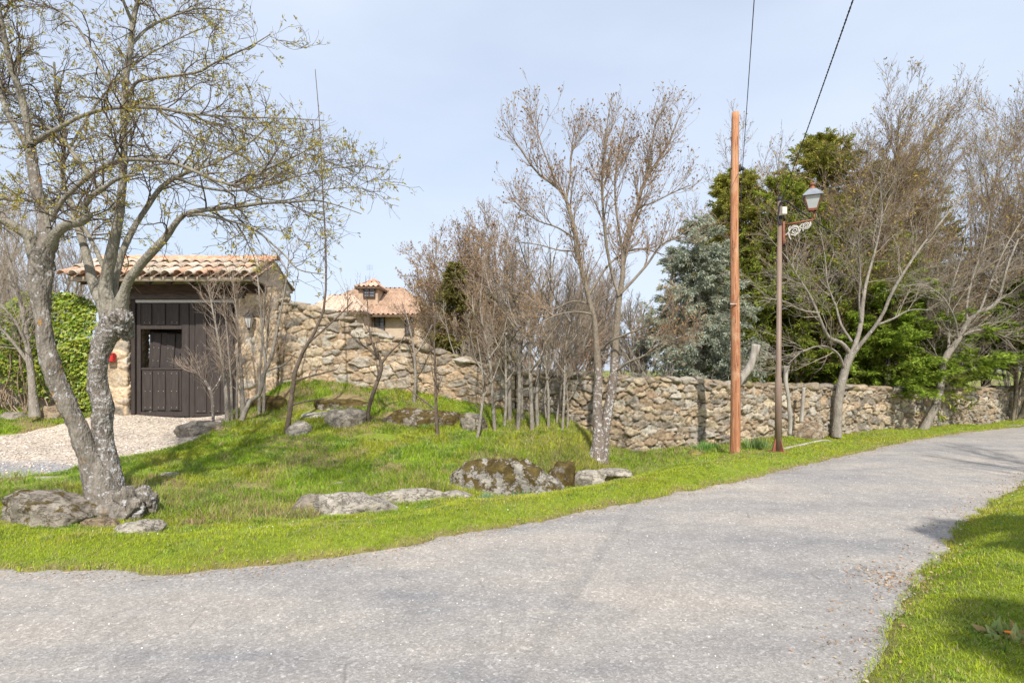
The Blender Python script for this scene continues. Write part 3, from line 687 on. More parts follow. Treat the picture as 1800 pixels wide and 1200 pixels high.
# roof: barrel tiles on two slopes
ex0, ex1 = -9.42, -5.42; yf, yr, yb = 12.03, 13.1, 14.2; zf, zr, zb = 3.60, 4.10, 3.60
def tile_rows(mb, x0, x1, ya, za, yb_, zb_, rows, seed, pitch=.225, scale=1.):
    """half-round cover tiles + channel sheet, from eave (ya,za) to ridge (yb_,zb_)"""
    g = rng_(seed); n = int((x1 - x0) / pitch); sl = math.hypot(yb_ - ya, zb_ - za); ty, tz = (yb_ - ya) / sl, (zb_ - za) / sl; ny_, nz_ = -tz * np.sign(ty), abs(ty)
    U = np.linspace(x0, x1, n * 12 + 1); W = np.linspace(0, sl, 5)
    ph = (U - x0) / pitch * 2 * np.pi
    hgt = -.03 * np.cos(ph) * -1 - .02
    A = np.stack([np.repeat(U[:, None], 5, 1), ya + ty * W[None] + ny_ * hgt[:, None], za + tz * W[None] + nz_ * hgt[:, None]], -1)
    i = np.arange(A.shape[0] * 5).reshape(-1, 5); F = np.stack([i[:-1, :-1], i[1:, :-1], i[1:, 1:], i[:-1, 1:]], -1).reshape(-1, 4)
    if ty < 0: F = F[:, ::-1]
    mb.add(A.reshape(-1, 3), F, (.36, .24, .16))
    cols = np.array([[.54, .38, .28], [.5, .42, .33], [.45, .36, .28], [.56, .34, .23], [.54, .47, .39]])
    th = np.linspace(0, np.pi, 9); rl = sl / rows
    for k in range(n + 1):
        for r in range(rows):
            xc = x0 + k * pitch + g.normal() * .008; r0, r1 = pitch * .44, pitch * .36
            w0 = r * rl - .05 + g.normal() * .015; w1 = w0 + rl * 1.22; l0 = .05 + r * 0.0 + g.normal() * .006; l1 = .012
            if r == 0: w0 -= .05
            vs = []
            for (wv, rr, lf) in ((w0, r0, l0), (w1, r1, l1)):
                for tk in (0, -.016):
                    X = xc + (rr + tk) * np.cos(th); hh = lf + (rr + tk) * .95 * np.sin(th)
                    vs.append(np.stack([X, ya + ty * wv + ny_ * hh, za + tz * wv + nz_ * hh], 1))
            V = np.concatenate(vs); q = np.arange(8); m = 9
            F = np.concatenate([np.stack([q, q + 1, 2 * m + q + 1, 2 * m + q], 1), np.stack([m + q + 1, m + q, 3 * m + q, 3 * m + q + 1], 1), np.stack([q + 1, q, m + q, m + q + 1], 1)])
            F = np.concatenate([F, np.array([[0, 2 * m, 3 * m, m], [8, m + 8, 3 * m + 8, 2 * m + 8]])])
            if ty > 0: F = F[:, ::-1]
            c = cols[g.integers(5)] * g.uniform(.8, 1.15)
            mb.add(V, F, c)
def ridge(mb, x0, x1, y, z, seed, r=.12, ln=.42):
    g = rng_(seed); th = np.linspace(-.15, np.pi + .15, 10); x = x0
    while x < x1:
        a, b = x, min(x + ln + .05, x1 + .02); vs = []
        for (xx, rr) in ((a, r * 1.05), (b, r * .92)):
            vs.append(np.stack([np.full(10, xx), y + rr * np.cos(th), z + rr * np.sin(th) * .8 + g.normal() * .004], 1))
        V = np.concatenate(vs); q = np.arange(9); mb.add(V, np.stack([q, 10 + q, 11 + q, q + 1], 1)[:, ::-1], np.array([.58, .3, .18]) * g.uniform(.8, 1.2))
        x += ln
mb = MB(); tile_rows(mb, ex0, ex1, yf, zf, yr, zr, 3, 5, .24); tile_rows(mb, ex0, ex1, yb, zb, yr, zr, 3, 6, .24); ridge(mb, ex0 - .05, ex1 + .03, yr, zr + .04, 7)
part('tiled_roof', mb, M['tile'], gate)
mb = MB()   # roof deck and boarded soffit
for (ya, za) in ((yf + .03, zf), (yb - .03, zb)):
    V = np.array([[ex0 + .04, ya, za - .05], [ex1 - .04, ya, za - .05], [ex1 - .04, yr, zr - .05], [ex0 + .04, yr, zr - .05]]); V = np.vstack([V, V - [0, 0, .05]])
    mb.add(V, np.array([[0, 1, 2, 3], [7, 6, 5, 4], [0, 4, 5, 1], [1, 5, 6, 2], [3, 7, 4, 0]]))
mb.box((ex0 + .03, yf, zf - .13), (ex1 - .06, yf + .028, zf - .03))
part('eave_board', mb, plain_mat('eave_plaster', (.3, .24, .17), (.42, .35, .26), 5, .9, .4), gate)
for (xg, sg) in ((ex1 - .05, 1), (ex0 + .02, -1)):
    mb = MB(); V = np.array([[xg, yf + .06, zf - .10], [xg, yr, zr - .045], [xg, yb - .06, zb - .10], [xg, yr + .3, zf - .12], [xg, yr - .3, zf - .12]]); V = np.vstack([V, V + [.03, 0, 0]])
    mb.add(V, [np.array([[0, 1, 2, 3, 4]])[:, ::-1], np.array([[5, 6, 7, 8, 9]]), np.array([[0, 5, 6, 1], [1, 6, 7, 2], [2, 7, 8, 3], [3, 8, 9, 4], [4, 9, 5, 0]])[:, ::-1]])
    part('gable_board', mb, M['plaster'], gate, False)
mb = MB()
for y0 in (12.62, 13.35): mb.box((-9.25, y0, 3.3), (-5.5, y0 + .22, 3.50), bev=.01)
part('wall_plate', mb, M['wood_dark'], gate, False)
for k in range(9):
    x = -9.2 + k * .455; mb = MB()
    V = np.array([[x, yf + .1, 3.475], [x + .1, yf + .1, 3.475], [x + .1, yr, 3.98], [x, yr, 3.98]]); V = np.vstack([V - [0, 0, .06], V + [0, 0, .06]])
    mb.add(V, np.array([[3, 2, 1, 0], [4, 5, 6, 7], [0, 1, 5, 4], [1, 2, 6, 5], [2, 3, 7, 6], [3, 0, 4, 7]])); part('rafter', mb, M['wood_dark'], gate, False)
mb = MB(); mb.box((XL - .35, 12.70, 3.19), (XR + .25, 12.94, 3.385), bev=.012); mb.box((XL - .1, 12.78, 3.385), (XR + .1, 12.9, 3.5))
part('lintel', mb, plain_mat('lintel_wood', (.05, .038, .035), (.12, .092, .085), 4, .7, .5, .004, 30, (1, 6, 6)), gate, False)
mb = MB(); mb.box((XL + .02, 12.82, 3.118), (XR + .01, 12.87, 3.178)); part('sky_gap', mb, M['sky_strip'], gate, False)  # pale colour stands for the bright sky through the gap above the doors
DC = (.048, .037, .033)
for a, b in ((XL, XL + .09), (XR - .07, XR)):
    mb = MB(DC); mb.box((a, 12.80, GZ - .05), (b, 12.95, 3.19), bev=.008); part('door_jamb', mb, M['wood_door'], gate, False)
DT, DB = 3.12, GZ + .03; XM = -7.30
leaf_l = MB(DC); x0, x1 = XL + .1, XM
leaf_l.box((x0, YD - .01, DB), (x0 + .09, YD + .05, DT), bev=.005); leaf_l.box((x1 - .16, YD - .012, DB), (x1, YD + .05, DT), bev=.005)
leaf_l.box((x0 + .09, YD - .011, DB), (x1 - .16, YD + .048, DB + .1), bev=.005); leaf_l.box((x0 + .09, YD - .011, 2.52), (x1 - .16, YD + .048, 2.6), bev=.005)
def studs(ms, xs, y, zs):
    V, F = ICO[1]
    for x in xs:
        for z in zs: ms.add(V * .012 + np.array([x, y, z]), F, (.3, .27, .25))
def panel(mb, ms, x0, x1, z0, z1, y, nb, bw, zs):
    mb.box((x0, y, z0), (x1, y + .035, z1), bev=.003); stp = (x1 - x0) / nb
    for k in range(nb):
        bx = x0 + stp * (k + .5); mb.box((bx - bw / 2, y - .028, z0 + .02), (bx + bw / 2, y - .0005, z1 - .02), bev=.007)
        studs(ms, (bx - .3 * bw, bx + .3 * bw), y - .03, zs)
panel(leaf_l, leaf_l, x0 + .092, x1 - .162, 2.602, DT - .005, YD + .004, 3, .19, (2.67,))
ll = part('door_leaf', leaf_l, M['wood_door'], gate, False); ll['label'] = 'left door leaf with a wicket hatch'
mb = MB(DC); panel(mb, mb, x0 + .11, x1 - .18, DB + .12, 1.6, YD + .012, 3, .19, (DB + .2, 1.12, 1.52))
mb.box((x0 + .1, YD - .006, 1.6), (x1 - .17, YD + .05, 1.65), bev=.004)
p = part('wicket_door', mb, M['wood_door'], gate, False); p['label'] = 'closed lower half of the wicket'
mb = MB(DC); panel(mb, mb, x0 + .12, x1 - .17, 1.64, 2.48, YD + .26, 3, .17, (1.82, 2.12))
mb.box((x0 + .75, YD + .2, 2.02), (x0 + .95, YD + .23, 2.045)); mb.box((x0 + .93, YD + .2, 1.92), (x0 + .955, YD + .23, 2.1))
rm = rotm('Z', 13) @ rotm('Y', 3)
pv = np.array([x0 + .1, YD + .26, 2.1])
for s_ in (mb,): s_.v = [(v - pv) @ rm.T + pv for v in s_.v]
p = part('wicket_door', mb, M['wood_door'], gate, False); p['label'] = 'upper half of the wicket standing ajar'
mb = MB(); mb.box((x0 - .1, YD + .62, 1.0), (x1 + 1.4, YD + .65, 3.2)); part('dark_backing', mb, M['wood_dark'], gate, False)  # dark sheet added behind the wicket so its gap stays in shadow
mb = MB(DC); mb.box((XM + .012, YD - .008, DB), (XM + .13, YD + .05, DT), bev=.005); panel(mb, mb, XM + .13, XR - .075, DB + .06, DT - .01, YD + .004, 3, .24, (DB + .12, 1.2, 2.15, 2.9))
mb.box((XM + .13, YD - .004, DB - .0), (XR - .075, YD + .05, DB + .06), bev=.005)
p = part('door_leaf', mb, M['wood_door'], gate, False); p['label'] = 'closed right door leaf of wide vertical boards'
# wall lantern on right pillar, plaque, letter box
def wall_lantern():
    c = at(438, 560, 12.55); x, y, z = c
    t = thing('wall_lantern', (x, y, z), 'small black lantern on the stone pillar right of the gate', 'lantern')
    mb = MB(); mb.lathe(c, [(.002, .23), (.012, .2), (.02, .15), (.14, .05), (.145, .035), (.11, .035)], 4, rot0=.78); mb.lathe(c, [(.05, -.2), (.015, -.24), (.002, -.27)], 4, rot0=.78)
    mb.box((x - .02, y + .1, z - .12), (x + .02, y + .2, z + .1)); mb.box((x - .012, y, z + .0), (x + .012, y + .12, z + .02)); part('cap', mb, M['black'], t, False)
    mb = MB(); mb.lathe(c, [(.105, .035), (.05, -.2)], 4, rot0=.78); part('glass', mb, plain_mat('milky_glass', (.45, .44, .42), (.6, .58, .55), 4, .2, 0), t, False)
    mb = MB()
    for k in range(4):
        a = .785 + k * math.pi / 2; mb.tube([c + [.11 * math.cos(a), .11 * math.sin(a), .035], c + [.053 * math.cos(a), .053 * math.sin(a), -.2]], .006, 5)
    part('frame', mb, M['black'], t)
wall_lantern()
c = at(425, 633, 12.62); mb = MB(); mb.box(c - [.07, .02, .045], c + [.07, .03, .045], bev=.01)
tag(build('door_plaque', mb.V(), mb.F(), plain_mat('grey_plaque', (.12, .12, .13), (.3, .3, .32), 40, .4, .1), loc=c, smoothsh=False), 'small grey plaque on the pillar under the black lantern', 'plaque')
c = at(197, 628, 12.6); mb = MB(); mb.box(c - [.12, .06, .1], c + [.05, .06, .1], bev=.015)
mbx = thing('letter_box', c, 'red metal letter box on the left gate pillar, partly behind the trunk', 'letter box')
part('body', mb, M['red'], mbx, False); mb = MB(); mb.box(c + [-.08, -.065, .05], c + [.03, -.058, .065]); part('slot', mb, M['black'], mbx, False)

# ================================================================= house behind
HG = 1.3
house = thing('stone_house', (-6.6, 29, HG), 'stone house with orange tiled hip roof behind the wall', 'house')
def hp(px, py, Y): return at(px, py, Y)
zE = hp(765, 553, 28)[2]; xr_ = hp(765, 0, 28)[0]; xl_ = hp(556, 0, 28)[0] - 1.0; zR = hp(690, 506, 31.2)[2]
def quad_block(mb, x0, x1, y0, y1, z0, z1, col=None): mb.box((x0, y0, z0), (x1, y1, z1), col=col)
mb = MB(); quad_block(mb, xl_ + .35, xr_ - .3, 28.4, 34, HG - .3, zE, (.5, .4, .3)); part('wall', mb, M['housewall'], house, False)
def hip(mb, x0, x1, y0, y1, ze, zr, inset, rows=9, col=(.38, .25, .17), th=.07, seed=3):
    """corrugated hip roof built slope by slope"""
    ym = (y0 + y1) / 2
    C = {'f': [(x0, y0), (x1, y0), (x1 - inset, ym), (x0 + inset, ym)], 'b': [(x1, y1), (x0, y1), (x0 + inset, ym), (x1 - inset, ym)],
         'r': [(x1, y0), (x1, y1), (x1 - inset, ym), (x1 - inset, ym)], 'l': [(x0, y1), (x0, y0), (x0 + inset, ym), (x0 + inset, ym)]}
    g = rng_(seed)
    for k, q in C.items():
        a, b, c, d = [np.array(p + (z,)) for p, z in zip(q, (ze, ze, zr, zr))]
        L = np.linalg.norm(b - a); n = int(L / .06); u = np.linspace(0, 1, n)[:, None, None]; v = np.linspace(0, 1, rows * 2)[None, :, None]
        Pp = (a * (1 - u) + b * u) * (1 - v) + (d * (1 - u) + c * u) * v
        nn = np.cross(b - a, d - a); nn = nn / np.linalg.norm(nn)
        base = a + (b - a) / L * 0; s = ((Pp - a) @ ((b - a) / L))
        hgt = .045 * np.cos(s / .24 * 2 * np.pi) + .03 * ((np.arange(rows * 2) % 2 == 0)[None, :])
        Pp = Pp + nn * hgt[..., None]
        i = np.arange(n * rows * 2).reshape(n, -1); F = np.stack([i[:-1, :-1], i[1:, :-1], i[1:, 1:], i[:-1, 1:]], -1).reshape(-1, 4)
        cc = np.array(col) * (1 + .5 * fbm(Pp.reshape(-1, 3) * 3.5, seed, 3)[:, None])
        mb.add(Pp.reshape(-1, 3), F, cc)
    mb.add(np.array([[x0, y0, ze - .05], [x1, y0, ze - .05], [x1, y1, ze - .05], [x0, y1, ze - .05]]), np.array([[0, 3, 2, 1]]), (.15, .1, .07))
    V = np.array([[x0, y0, ze - .12], [x1, y0, ze - .12], [x1, y1, ze - .12], [x0, y1, ze - .12], [x0, y0, ze], [x1, y0, ze], [x1, y1, ze], [x0, y1, ze]])
    mb.add(V, np.array([[0, 1, 5, 4], [1, 2, 6, 5], [2, 3, 7, 6], [3, 0, 4, 7]]), (.14, .09, .06))
mb = MB(); hip(mb, xl_, xr_, 27.9, 34.4, zE, zR, 2.2); roof = part('roof', mb, M['rooftile'], house)
# lower wing on the left with a lean-to roof
mb = MB(); quad_block(mb, hp(545, 0, 26.5)[0], hp(637, 0, 26.5)[0], 26.8, 28.38, HG - .3, hp(0, 547, 26.8)[2], (.5, .37, .28)); part('wall', mb, M['housewall'], house, False)
mb = MB(); hip(mb, hp(535, 0, 26.5)[0], hp(640, 0, 26.5)[0], 26.4, 28.8, hp(0, 547, 26.4)[2], hp(0, 518, 27.6)[2], .9, 5, (.55, .4, .3), seed=5); part('roof', mb, M['rooftile'], house)
# dormer with dark window, chimney
xd0, xd1 = hp(630, 0, 29)[0], hp(664, 0, 29)[0]; zd0, zd1 = hp(0, 528, 29)[2], hp(0, 504, 29)[2]
mb = MB(); mb.box((xd0, 29, zd0 - .2), (xd1, 31, zd1), col=(.46, .34, .24)); part('dormer', mb, M['housewall'], house, False)
mb = MB(); hip(mb, xd0 - .15, xd1 + .15, 28.8, 31.2, zd1, hp(0, 495, 30)[2], .5, 3, (.6, .38, .27), seed=6); part('dormer_roof', mb, M['rooftile'], house)
def hwin(x0, x1, z0, z1, y, nm='window'):
    mb = MB(); mb.box((x0, y - .02, z0), (x1, y + .05, z1)); f = part(nm, mb, M['glass_dark'], house, False)
    mb = MB()
    for (a, b, c, d) in ((x0 - .06, x0, z0, z1), (x1, x1 + .06, z0, z1), (x0 - .06, x1 + .06, z1, z1 + .07), (x0 - .06, x1 + .06, z0 - .07, z0), ((x0 + x1) / 2 - .025, (x0 + x1) / 2 + .025, z0, z1)):
        mb.box((a, y - .07, c), (b, y + .02, d))
    for k in (1, 2): mb.box((x0, y - .05, z0 + (z1 - z0) * k / 3 - .012), (x1, y - .03, z0 + (z1 - z0) * k / 3 + .012))
    part('frame', mb, M['wood_dark'], f, False)
hwin(hp(641, 0, 29)[0], hp(658, 0, 29)[0], hp(0, 521, 29)[2], hp(0, 507, 29)[2], 28.97)
hwin(hp(714, 0, 28.4)[0], hp(726, 0, 28.4)[0], hp(0, 586, 28.4)[2], hp(0, 558, 28.4)[2], 28.37)
hwin(hp(660, 0, 28.4)[0], hp(675, 0, 28.4)[0], hp(0, 586, 28.4)[2], hp(0, 556, 28.4)[2], 28.37)
cx_, cz_ = hp(657, 0, 31)[0], hp(0, 503, 31)[2]
mb = MB(); mb.box((cx_ - .22, 30.8, cz_ - 1), (cx_ + .22, 31.2, cz_), col=(.5, .4, .33), bev=.01)
for dx in (-.18, .18):
    for dy in (-.16, .16): mb.box((cx_ + dx - .03, 31 + dy - .03, cz_), (cx_ + dx + .03, 31 + dy + .03, cz_ + .22), col=(.55, .45, .38))
mb.lathe((cx_, 31, cz_ + .22), [(.42, 0), (.42, .03), (.02, .2)], 4, col=(.6, .3, .2), rot0=.785); part('chimney', mb, M['housewall'], house, False)
mb = MB(); c = hp(650, 482, 31.4); mb.tube([c + [0, 0, -.8], c + [0, 0, .55]], .01, 5)
for k in range(5): mb.tube([c + [-.18, 0, .25 + k * .06], c + [.18, 0, .25 + k * .06]], .005, 4)
part('aerial', mb, M['zinc'], house)
# ================================================================= utilities
PX, PY = at(1292, 0, 10.67)[0], 10.67
pole = thing('utility_pole', (PX, PY, hz(PX, PY)), 'tall bare orange-brown wooden utility pole on the verge', 'utility pole')
mb = MB(); zt = at(0, 198, PY)[2]; zb_ = hz(PX, PY) - .1; n = 60; zz = np.linspace(zb_, zt, n)
P = np.stack([PX + .012 * np.sin(zz * 1.1), PY + 0 * zz, zz], 1); rr = np.interp(zz, [zb_, zt], [.094, .066])
V, F = tubes(P[None], rr[None], 24); cen = np.repeat(P, 24, 0); V = cen + (V - cen) * (1 + .07 * fbm(V * np.array([9, 9, 3.0]), 3, 3))[:, None]
for (zk, ak) in ((2.1, 4.4), (3.0, 4.9), (1.2, 4.7), (3.9, 4.2), (4.8, 5.0)):
    kc = np.array([PX + .09 * math.cos(ak), PY + .09 * math.sin(ak), zk]); dd = np.linalg.norm(V - kc, axis=1); V += ((V - cen) * (np.exp(-(dd / .04) ** 2) * .22)[:, None])
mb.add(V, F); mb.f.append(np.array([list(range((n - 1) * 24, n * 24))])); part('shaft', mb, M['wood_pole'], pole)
zc = at(0, 297, PY)[2]
mb = MB(); mb.tube([[PX - .085, PY - .02, zc], [PX + .15, PY - .03, zc]], .012, 8); mb.lathe((PX + .13, PY - .03, zc - .04), [(.01, 0), (.035, .01), (.035, .05), (.012, .07)], 10); mb.box((PX + .05, PY - .06, zc - .06), (PX + .1, PY, zc + .06), bev=.01)
part('cable_clamp', mb, M['black'], pole)
mb = MB(); c = at(1289, 534, PY - .1); mb.box(c + [-.06, -.012, -.008], c + [.06, 0.01, .008]); p = part('number_tag', mb, M['white'], pole, False)
def sag(a, b, s, n=30):
    t = np.linspace(0, 1, n)[:, None]; P = np.array(a) * (1 - t) + np.array(b) * t; P[:, 2] -= (4 * t * (1 - t))[:, 0] * s; return P
def spiral_cable(P, r, turns, strands=2):
    mb = MB(); n = 420; Q = resample(P, n); a = np.linspace(0, turns * 2 * np.pi, n)
    for k in range(strands):
        o = np.stack([np.cos(a + k * 2 * np.pi / strands) * r * .6, 0 * a, np.sin(a + k * 2 * np.pi / strands) * r * .6], 1); mb.tube(Q + o, r * .7, 6, cap=False)
    return mb
A = at(1371, 360, 10.67); B = at(1585, -282, 3.2); dirv = (B - A); Cc = A + dirv * 2.2
mb = spiral_cable(sag(A, Cc, .12), .0068, 150); tag(build('overhead_cable', mb.V(), mb.F(), M['black'], loc=A), 'thick black twisted cable rising from the lamp post out of frame', 'cable', 'overhead cables')
A = np.array([PX + .13, PY - .03, zc + .03]); B = at(1345, -300, 5.0); mb = MB(); mb.tube(sag(A, A + (B - A) * 2.5, .1), .006, 5)
tag(build('overhead_cable', mb.V(), mb.F(), M['black'], loc=A), 'thin dark wire rising from the wooden pole out of frame', 'cable', 'overhead cables')
mb = MB(); A2 = at(1381, 353, 10.6); mb.tube(sag(A2, at(1600, 470, 24), .25), .014, 6)
tag(build('overhead_cable', mb.V(), mb.F(), M['black'], loc=A2), 'black cable running from the lamp post top back into the trees', 'cable', 'overhead cables')
mb = MB(); A3 = np.array([PX + .13, PY - .03, zc]); mb.tube(np.array([A3, A3 + [-.01, -.02, -.15], [PX + .1, PY - .03, zc - .35], [PX + .1, PY - .03, zc - 1.2]]), .008, 6); part('drop_wire', mb, M['black'], pole)

# lamp post
LX, LY = at(1367.5, 0, 10.67)[0], 10.67; lz = hz(LX, LY); zt = at(0, 352, LY)[2]
lamp = thing('street_lamp', (LX, LY, lz), 'brown steel street lamp with scroll bracket and square lantern', 'street lamp')
mb = MB(); lean = at(1371, 0, LY)[0] - LX
mb.tube(np.array([[LX, LY, lz - .05], [LX + lean * .3, LY, lz + 1.4], [LX + lean * .3, LY, lz + 1.42], [LX + lean, LY, zt]]), np.array([.062, .058, .047, .038]), 20); post = part('post', mb, M['iron'], lamp)
mb = MB(); mb.box((LX - .14, LY - .14, lz + .0), (LX + .14, LY + .14, lz + .03), bev=.005)
for k in range(4):
    a = k * math.pi / 2 + .4; d = np.array([math.cos(a), math.sin(a), 0]); q = np.array([-d[1], d[0], 0]) * .006
    o_ = np.array([LX, LY, lz]); V = np.array([o_ + d * .05 + [0, 0, .3], o_ + d * .14 + [0, 0, .03], o_ + d * .05 + [0, 0, .03]])
    V = np.vstack([V - q, V + q]); mb.add(V, [np.array([[0, 1, 2], [5, 4, 3]]), np.array([[0, 3, 4, 1], [1, 4, 5, 2], [2, 5, 3, 0]])])
part('base_plate', mb, M['rust'], lamp, False)
za = at(0, 396, LY)[2]; tx = LX + lean; armE = at(1431, 386, 10.35); armS = np.array([tx + .05, LY - .01, za])
mb = MB(); mb.tube([armS, armE], .017, 10); mb.tube([armE + [0, 0, -.02], armE + [0, 0, .15]], .014, 10); mb.box((tx + .035, LY - .05, za - .36), (tx + .075, LY + .02, za + .06), bev=.006)
part('arm', mb, M['rust'], lamp)
ad = (armE - armS); adh = ad / np.linalg.norm(ad); upv = np.array([0, 0, 1.])
def arm_pt(u, v): return armS + adh * u + upv * v
mb = MB()
def spiral(cu, cv, r0, turns, a0, dirn=1, w=.013, tail=None):
    n = 46; a = a0 + dirn * np.linspace(0, turns * 2 * np.pi, n); r = r0 * (1 - np.linspace(0, 1, n) * .85)
    P = np.array([arm_pt(cu + r_ * math.cos(a_), cv + r_ * math.sin(a_)) for r_, a_ in zip(r, a)]); mb.tube(P, np.linspace(w, w * .6, n), 7)
spiral(.21, -.145, .075, 1.9, 2.6, -1); spiral(.40, -.085, .06, 1.9, 3.6, -1)
for pts in ([(.01, -.19), (.07, -.185), (.12, -.12), (.16, -.05), (.22, -.055), (.28, -.10), (.34, -.12), (.42, -.15), (.47, -.08), (.46, -.03)],
            [(.10, -.17), (.11, -.24), (.14, -.30)], [(.28, -.10), (.32, -.05), (.35, -.04)], [(.11, -.14), (.10, -.08), (.13, -.045)], [(.2, -.21), (.205, -.25)], [(.33, -.14), (.35, -.175)], [(.135, -.2), (.2, -.225), (.27, -.19), (.3, -.13)]):
    Q = resample(np.array(pts), 14); mb.tube(np.array([arm_pt(u, v) for u, v in Q]), np.linspace(.014, .01, 14), 7)
part('scroll_bracket', mb, M['white'], lamp)
lc = armE + [-.03, 0, .19]     # lantern
lz0, lz1 = 0, .225; ROT = .785 + R(-24)
mb = MB(); mb.lathe(lc, [(.085, -.035), (.102, .0), (.098, .012), (.02, .012)], 4, rot0=ROT); mb.lathe(lc, [(.012, -.06), (.03, -.03), (.05, 0)], 8)
for k in range(4):
    a = ROT + k * math.pi / 2; e = np.array([math.cos(a), math.sin(a), 0]); mb.tube([lc + e * .102, lc + e * .19 + [0, 0, lz1]], .0085, 6)
    e2 = np.array([math.cos(a + math.pi / 2), math.sin(a + math.pi / 2), 0]); mb.tube([lc + e * .19 + [0, 0, lz1], lc + e2 * .19 + [0, 0, lz1]], .008, 6)
lant = part('lantern_frame', mb, M['rust'], lamp, False)
for k in range(4):
    a = ROT + k * math.pi / 2; b = a + math.pi / 2; ea = np.array([math.cos(a), math.sin(a), 0]); eb = np.array([math.cos(b), math.sin(b), 0])
    V = np.array([lc + ea * .098, lc + eb * .098, lc + eb * .185 + [0, 0, lz1], lc + ea * .185 + [0, 0, lz1]]); V2 = V * 1.; V2 = lc + (V - lc) * np.array([.96, .96, 1])
    mb = MB(); mb.add(np.vstack([V, V2]), np.array([[0, 1, 2, 3], [7, 6, 5, 4], [0, 4, 5, 1], [2, 6, 7, 3], [1, 5, 6, 2], [3, 7, 4, 0]]))
    nrm = ea + eb; p = part('pane', mb, M['glass'] if nrm[0] < .3 else M['glass_dark'], lant, False)  # left panes coloured as sunlit, right panes as shaded
mb = MB(); mb.lathe(lc, [(.16, lz1 - .004), (.235, lz1), (.235, lz1 + .012), (.215, lz1 + .03), (.09, lz1 + .13), (.045, lz1 + .145)], 4, rot0=ROT); part('lantern_roof', mb, M['zinc'], lamp, False)
mb = MB(); mb.lathe(lc + [0, 0, lz1], [(.05, .13), (.045, .17), (.028, .185), (.028, .2), (.045, .21), (.045, .235), (.025, .25), (.002, .255)], 12); part('finial', mb, M['rust'], lamp)
jb = at(1378, 371, 10.5); mb = MB(); mb.box(jb - [.045, .04, .07], jb + [.045, .04, .07], bev=.012); part('junction_box', mb, plain_mat('cream_plastic', (.62, .58, .48), (.7, .66, .56), 5, .5, 0), lamp, False)
mb = MB(); mb.tube(resample(np.array([at(1371, 358, 10.6), at(1369, 372, 10.58), at(1367.5, 384, 10.58), at(1371, 396, 10.57)]), 20), .016, 8); mb.lathe((tx, LY, at(0, 383, LY)[2]), [(.05, -.02), (.055, 0), (.05, .03)], 12)
mb.lathe((tx, LY, zt - .02), [(.04, 0), (.05, .03), (.04, .07), (.01, .08)], 10); mb.tube([at(1371, 357, 10.6), A2], .016, 8); part('cable_joint', mb, M['black'], lamp)
# ================================================================= trees
def walk(S, D, L, n, wig, up, rng, droop=0., curl=0.):
    P = [S]; d = D.copy(); ax = norm(rng.normal(size=D.shape)) * (rng.normal(size=(len(D), 1)) * curl) if curl else None
    for i in range(n):
        if curl: d = d + np.cross(ax, d)
        d = d + rng.normal(size=d.shape) * wig; d[:, 2] += up - droop * math.sin(i / n * math.pi); d = norm(d); P.append(P[-1] + d * (L / n)[:, None])
    return np.stack(P, 1)
def spawn(P, Rd, count, t0, t1, ln, ang, rfac, rmax, n, wig, up, rng, bias=None, bw=0., taper=.35, rmin=.0015, rel=True, droop=0., lf=.55, curl=0., tl=0.):
    """count child branches along the branches P (N,k,3)"""
    Nn, k, _ = P.shape; seg = np.linalg.norm(np.diff(P, axis=1), axis=2); Lp = seg.sum(1)
    b = rng.choice(Nn, count, p=Lp / Lp.sum()); t = rng.uniform(t0, t1, count); f = t * (k - 1); i = np.minimum(f.astype(int), k - 2); f = f - i
    p0, p1 = P[b, i], P[b, i + 1]; S = p0 * (1 - f)[:, None] + p1 * f[:, None]; T = norm(p1 - p0); rr = Rd[b, i] * (1 - f) + Rd[b, i + 1] * f
    q = norm(np.cross(T, rng.normal(size=T.shape))); th = rng.uniform(ang[0], ang[1], count)[:, None]
    D = T * np.cos(th) + q * np.sin(th)
    if bias is not None: D = norm(D + np.array(bias) * bw)
    L = rng.uniform(ln[0], ln[1], count)
    if rel: L = L * Lp[b] * (1 - lf * t)
    L = L * np.clip(1 - .5 * tl * t, .15, 1)
    r = np.clip(rr * rfac * rng.uniform(.7, 1.1, count), rmin, rmax)
    Q = walk(S, D, L, n, wig, up, rng, droop, curl); RR = r[:, None] * np.linspace(1, taper, n + 1)[None]
    return Q, np.maximum(RR, rmin * .7)
def limbs_px(lst, Y0, n=26):
    P = []; Rr = []
    for pts in lst:
        q = []
        for p in pts:
            dy = p[3] if len(p) > 3 else 0.; Y = Y0 + dy; a = at(p[0], p[1], Y); q.append([*a, p[2] / FP * Y / 2 * .87])
        s = resample(np.array(q), n); P.append(s[:, :3]); Rr.append(s[:, 3])
    return np.array(P), np.array(Rr)
def blades_cloud(C, D, size, wid, rng, spread=.9):
    """small pointed leaves/buds: base C, direction D (n,3)"""
    n = len(C); D = norm(D + rng.normal(size=D.shape) * spread); q = norm(np.cross(D, rng.normal(size=D.shape))); s = (size * rng.uniform(.6, 1.3, n))[:, None]; w_ = (wid * rng.uniform(.7, 1.2, n))[:, None]
    V = np.stack([C, C + D * s * .5 + q * w_ / 2, C + D * s, C + D * s * .5 - q * w_ / 2], 1).reshape(-1, 3); F = np.arange(n * 4).reshape(n, 4); return V, F
def palcol(rng, n, cols, var=.2, per=4):
    c = np.array(cols)[rng.integers(len(cols), size=n)] * rng.uniform(1 - var, 1 + var, (n, 1)); return np.repeat(c, per, 0)
def limb_mesh(P, Rr, sides, seed, gn=.12, fr=(7, 7, 4)):
    V, F = tubes(P, Rr, sides); cen = np.repeat(P.reshape(-1, 3), sides, 0); V = cen + (V - cen) * (1 + gn * fbm(V * np.array(fr), seed, 3))[:, None]; return V, F
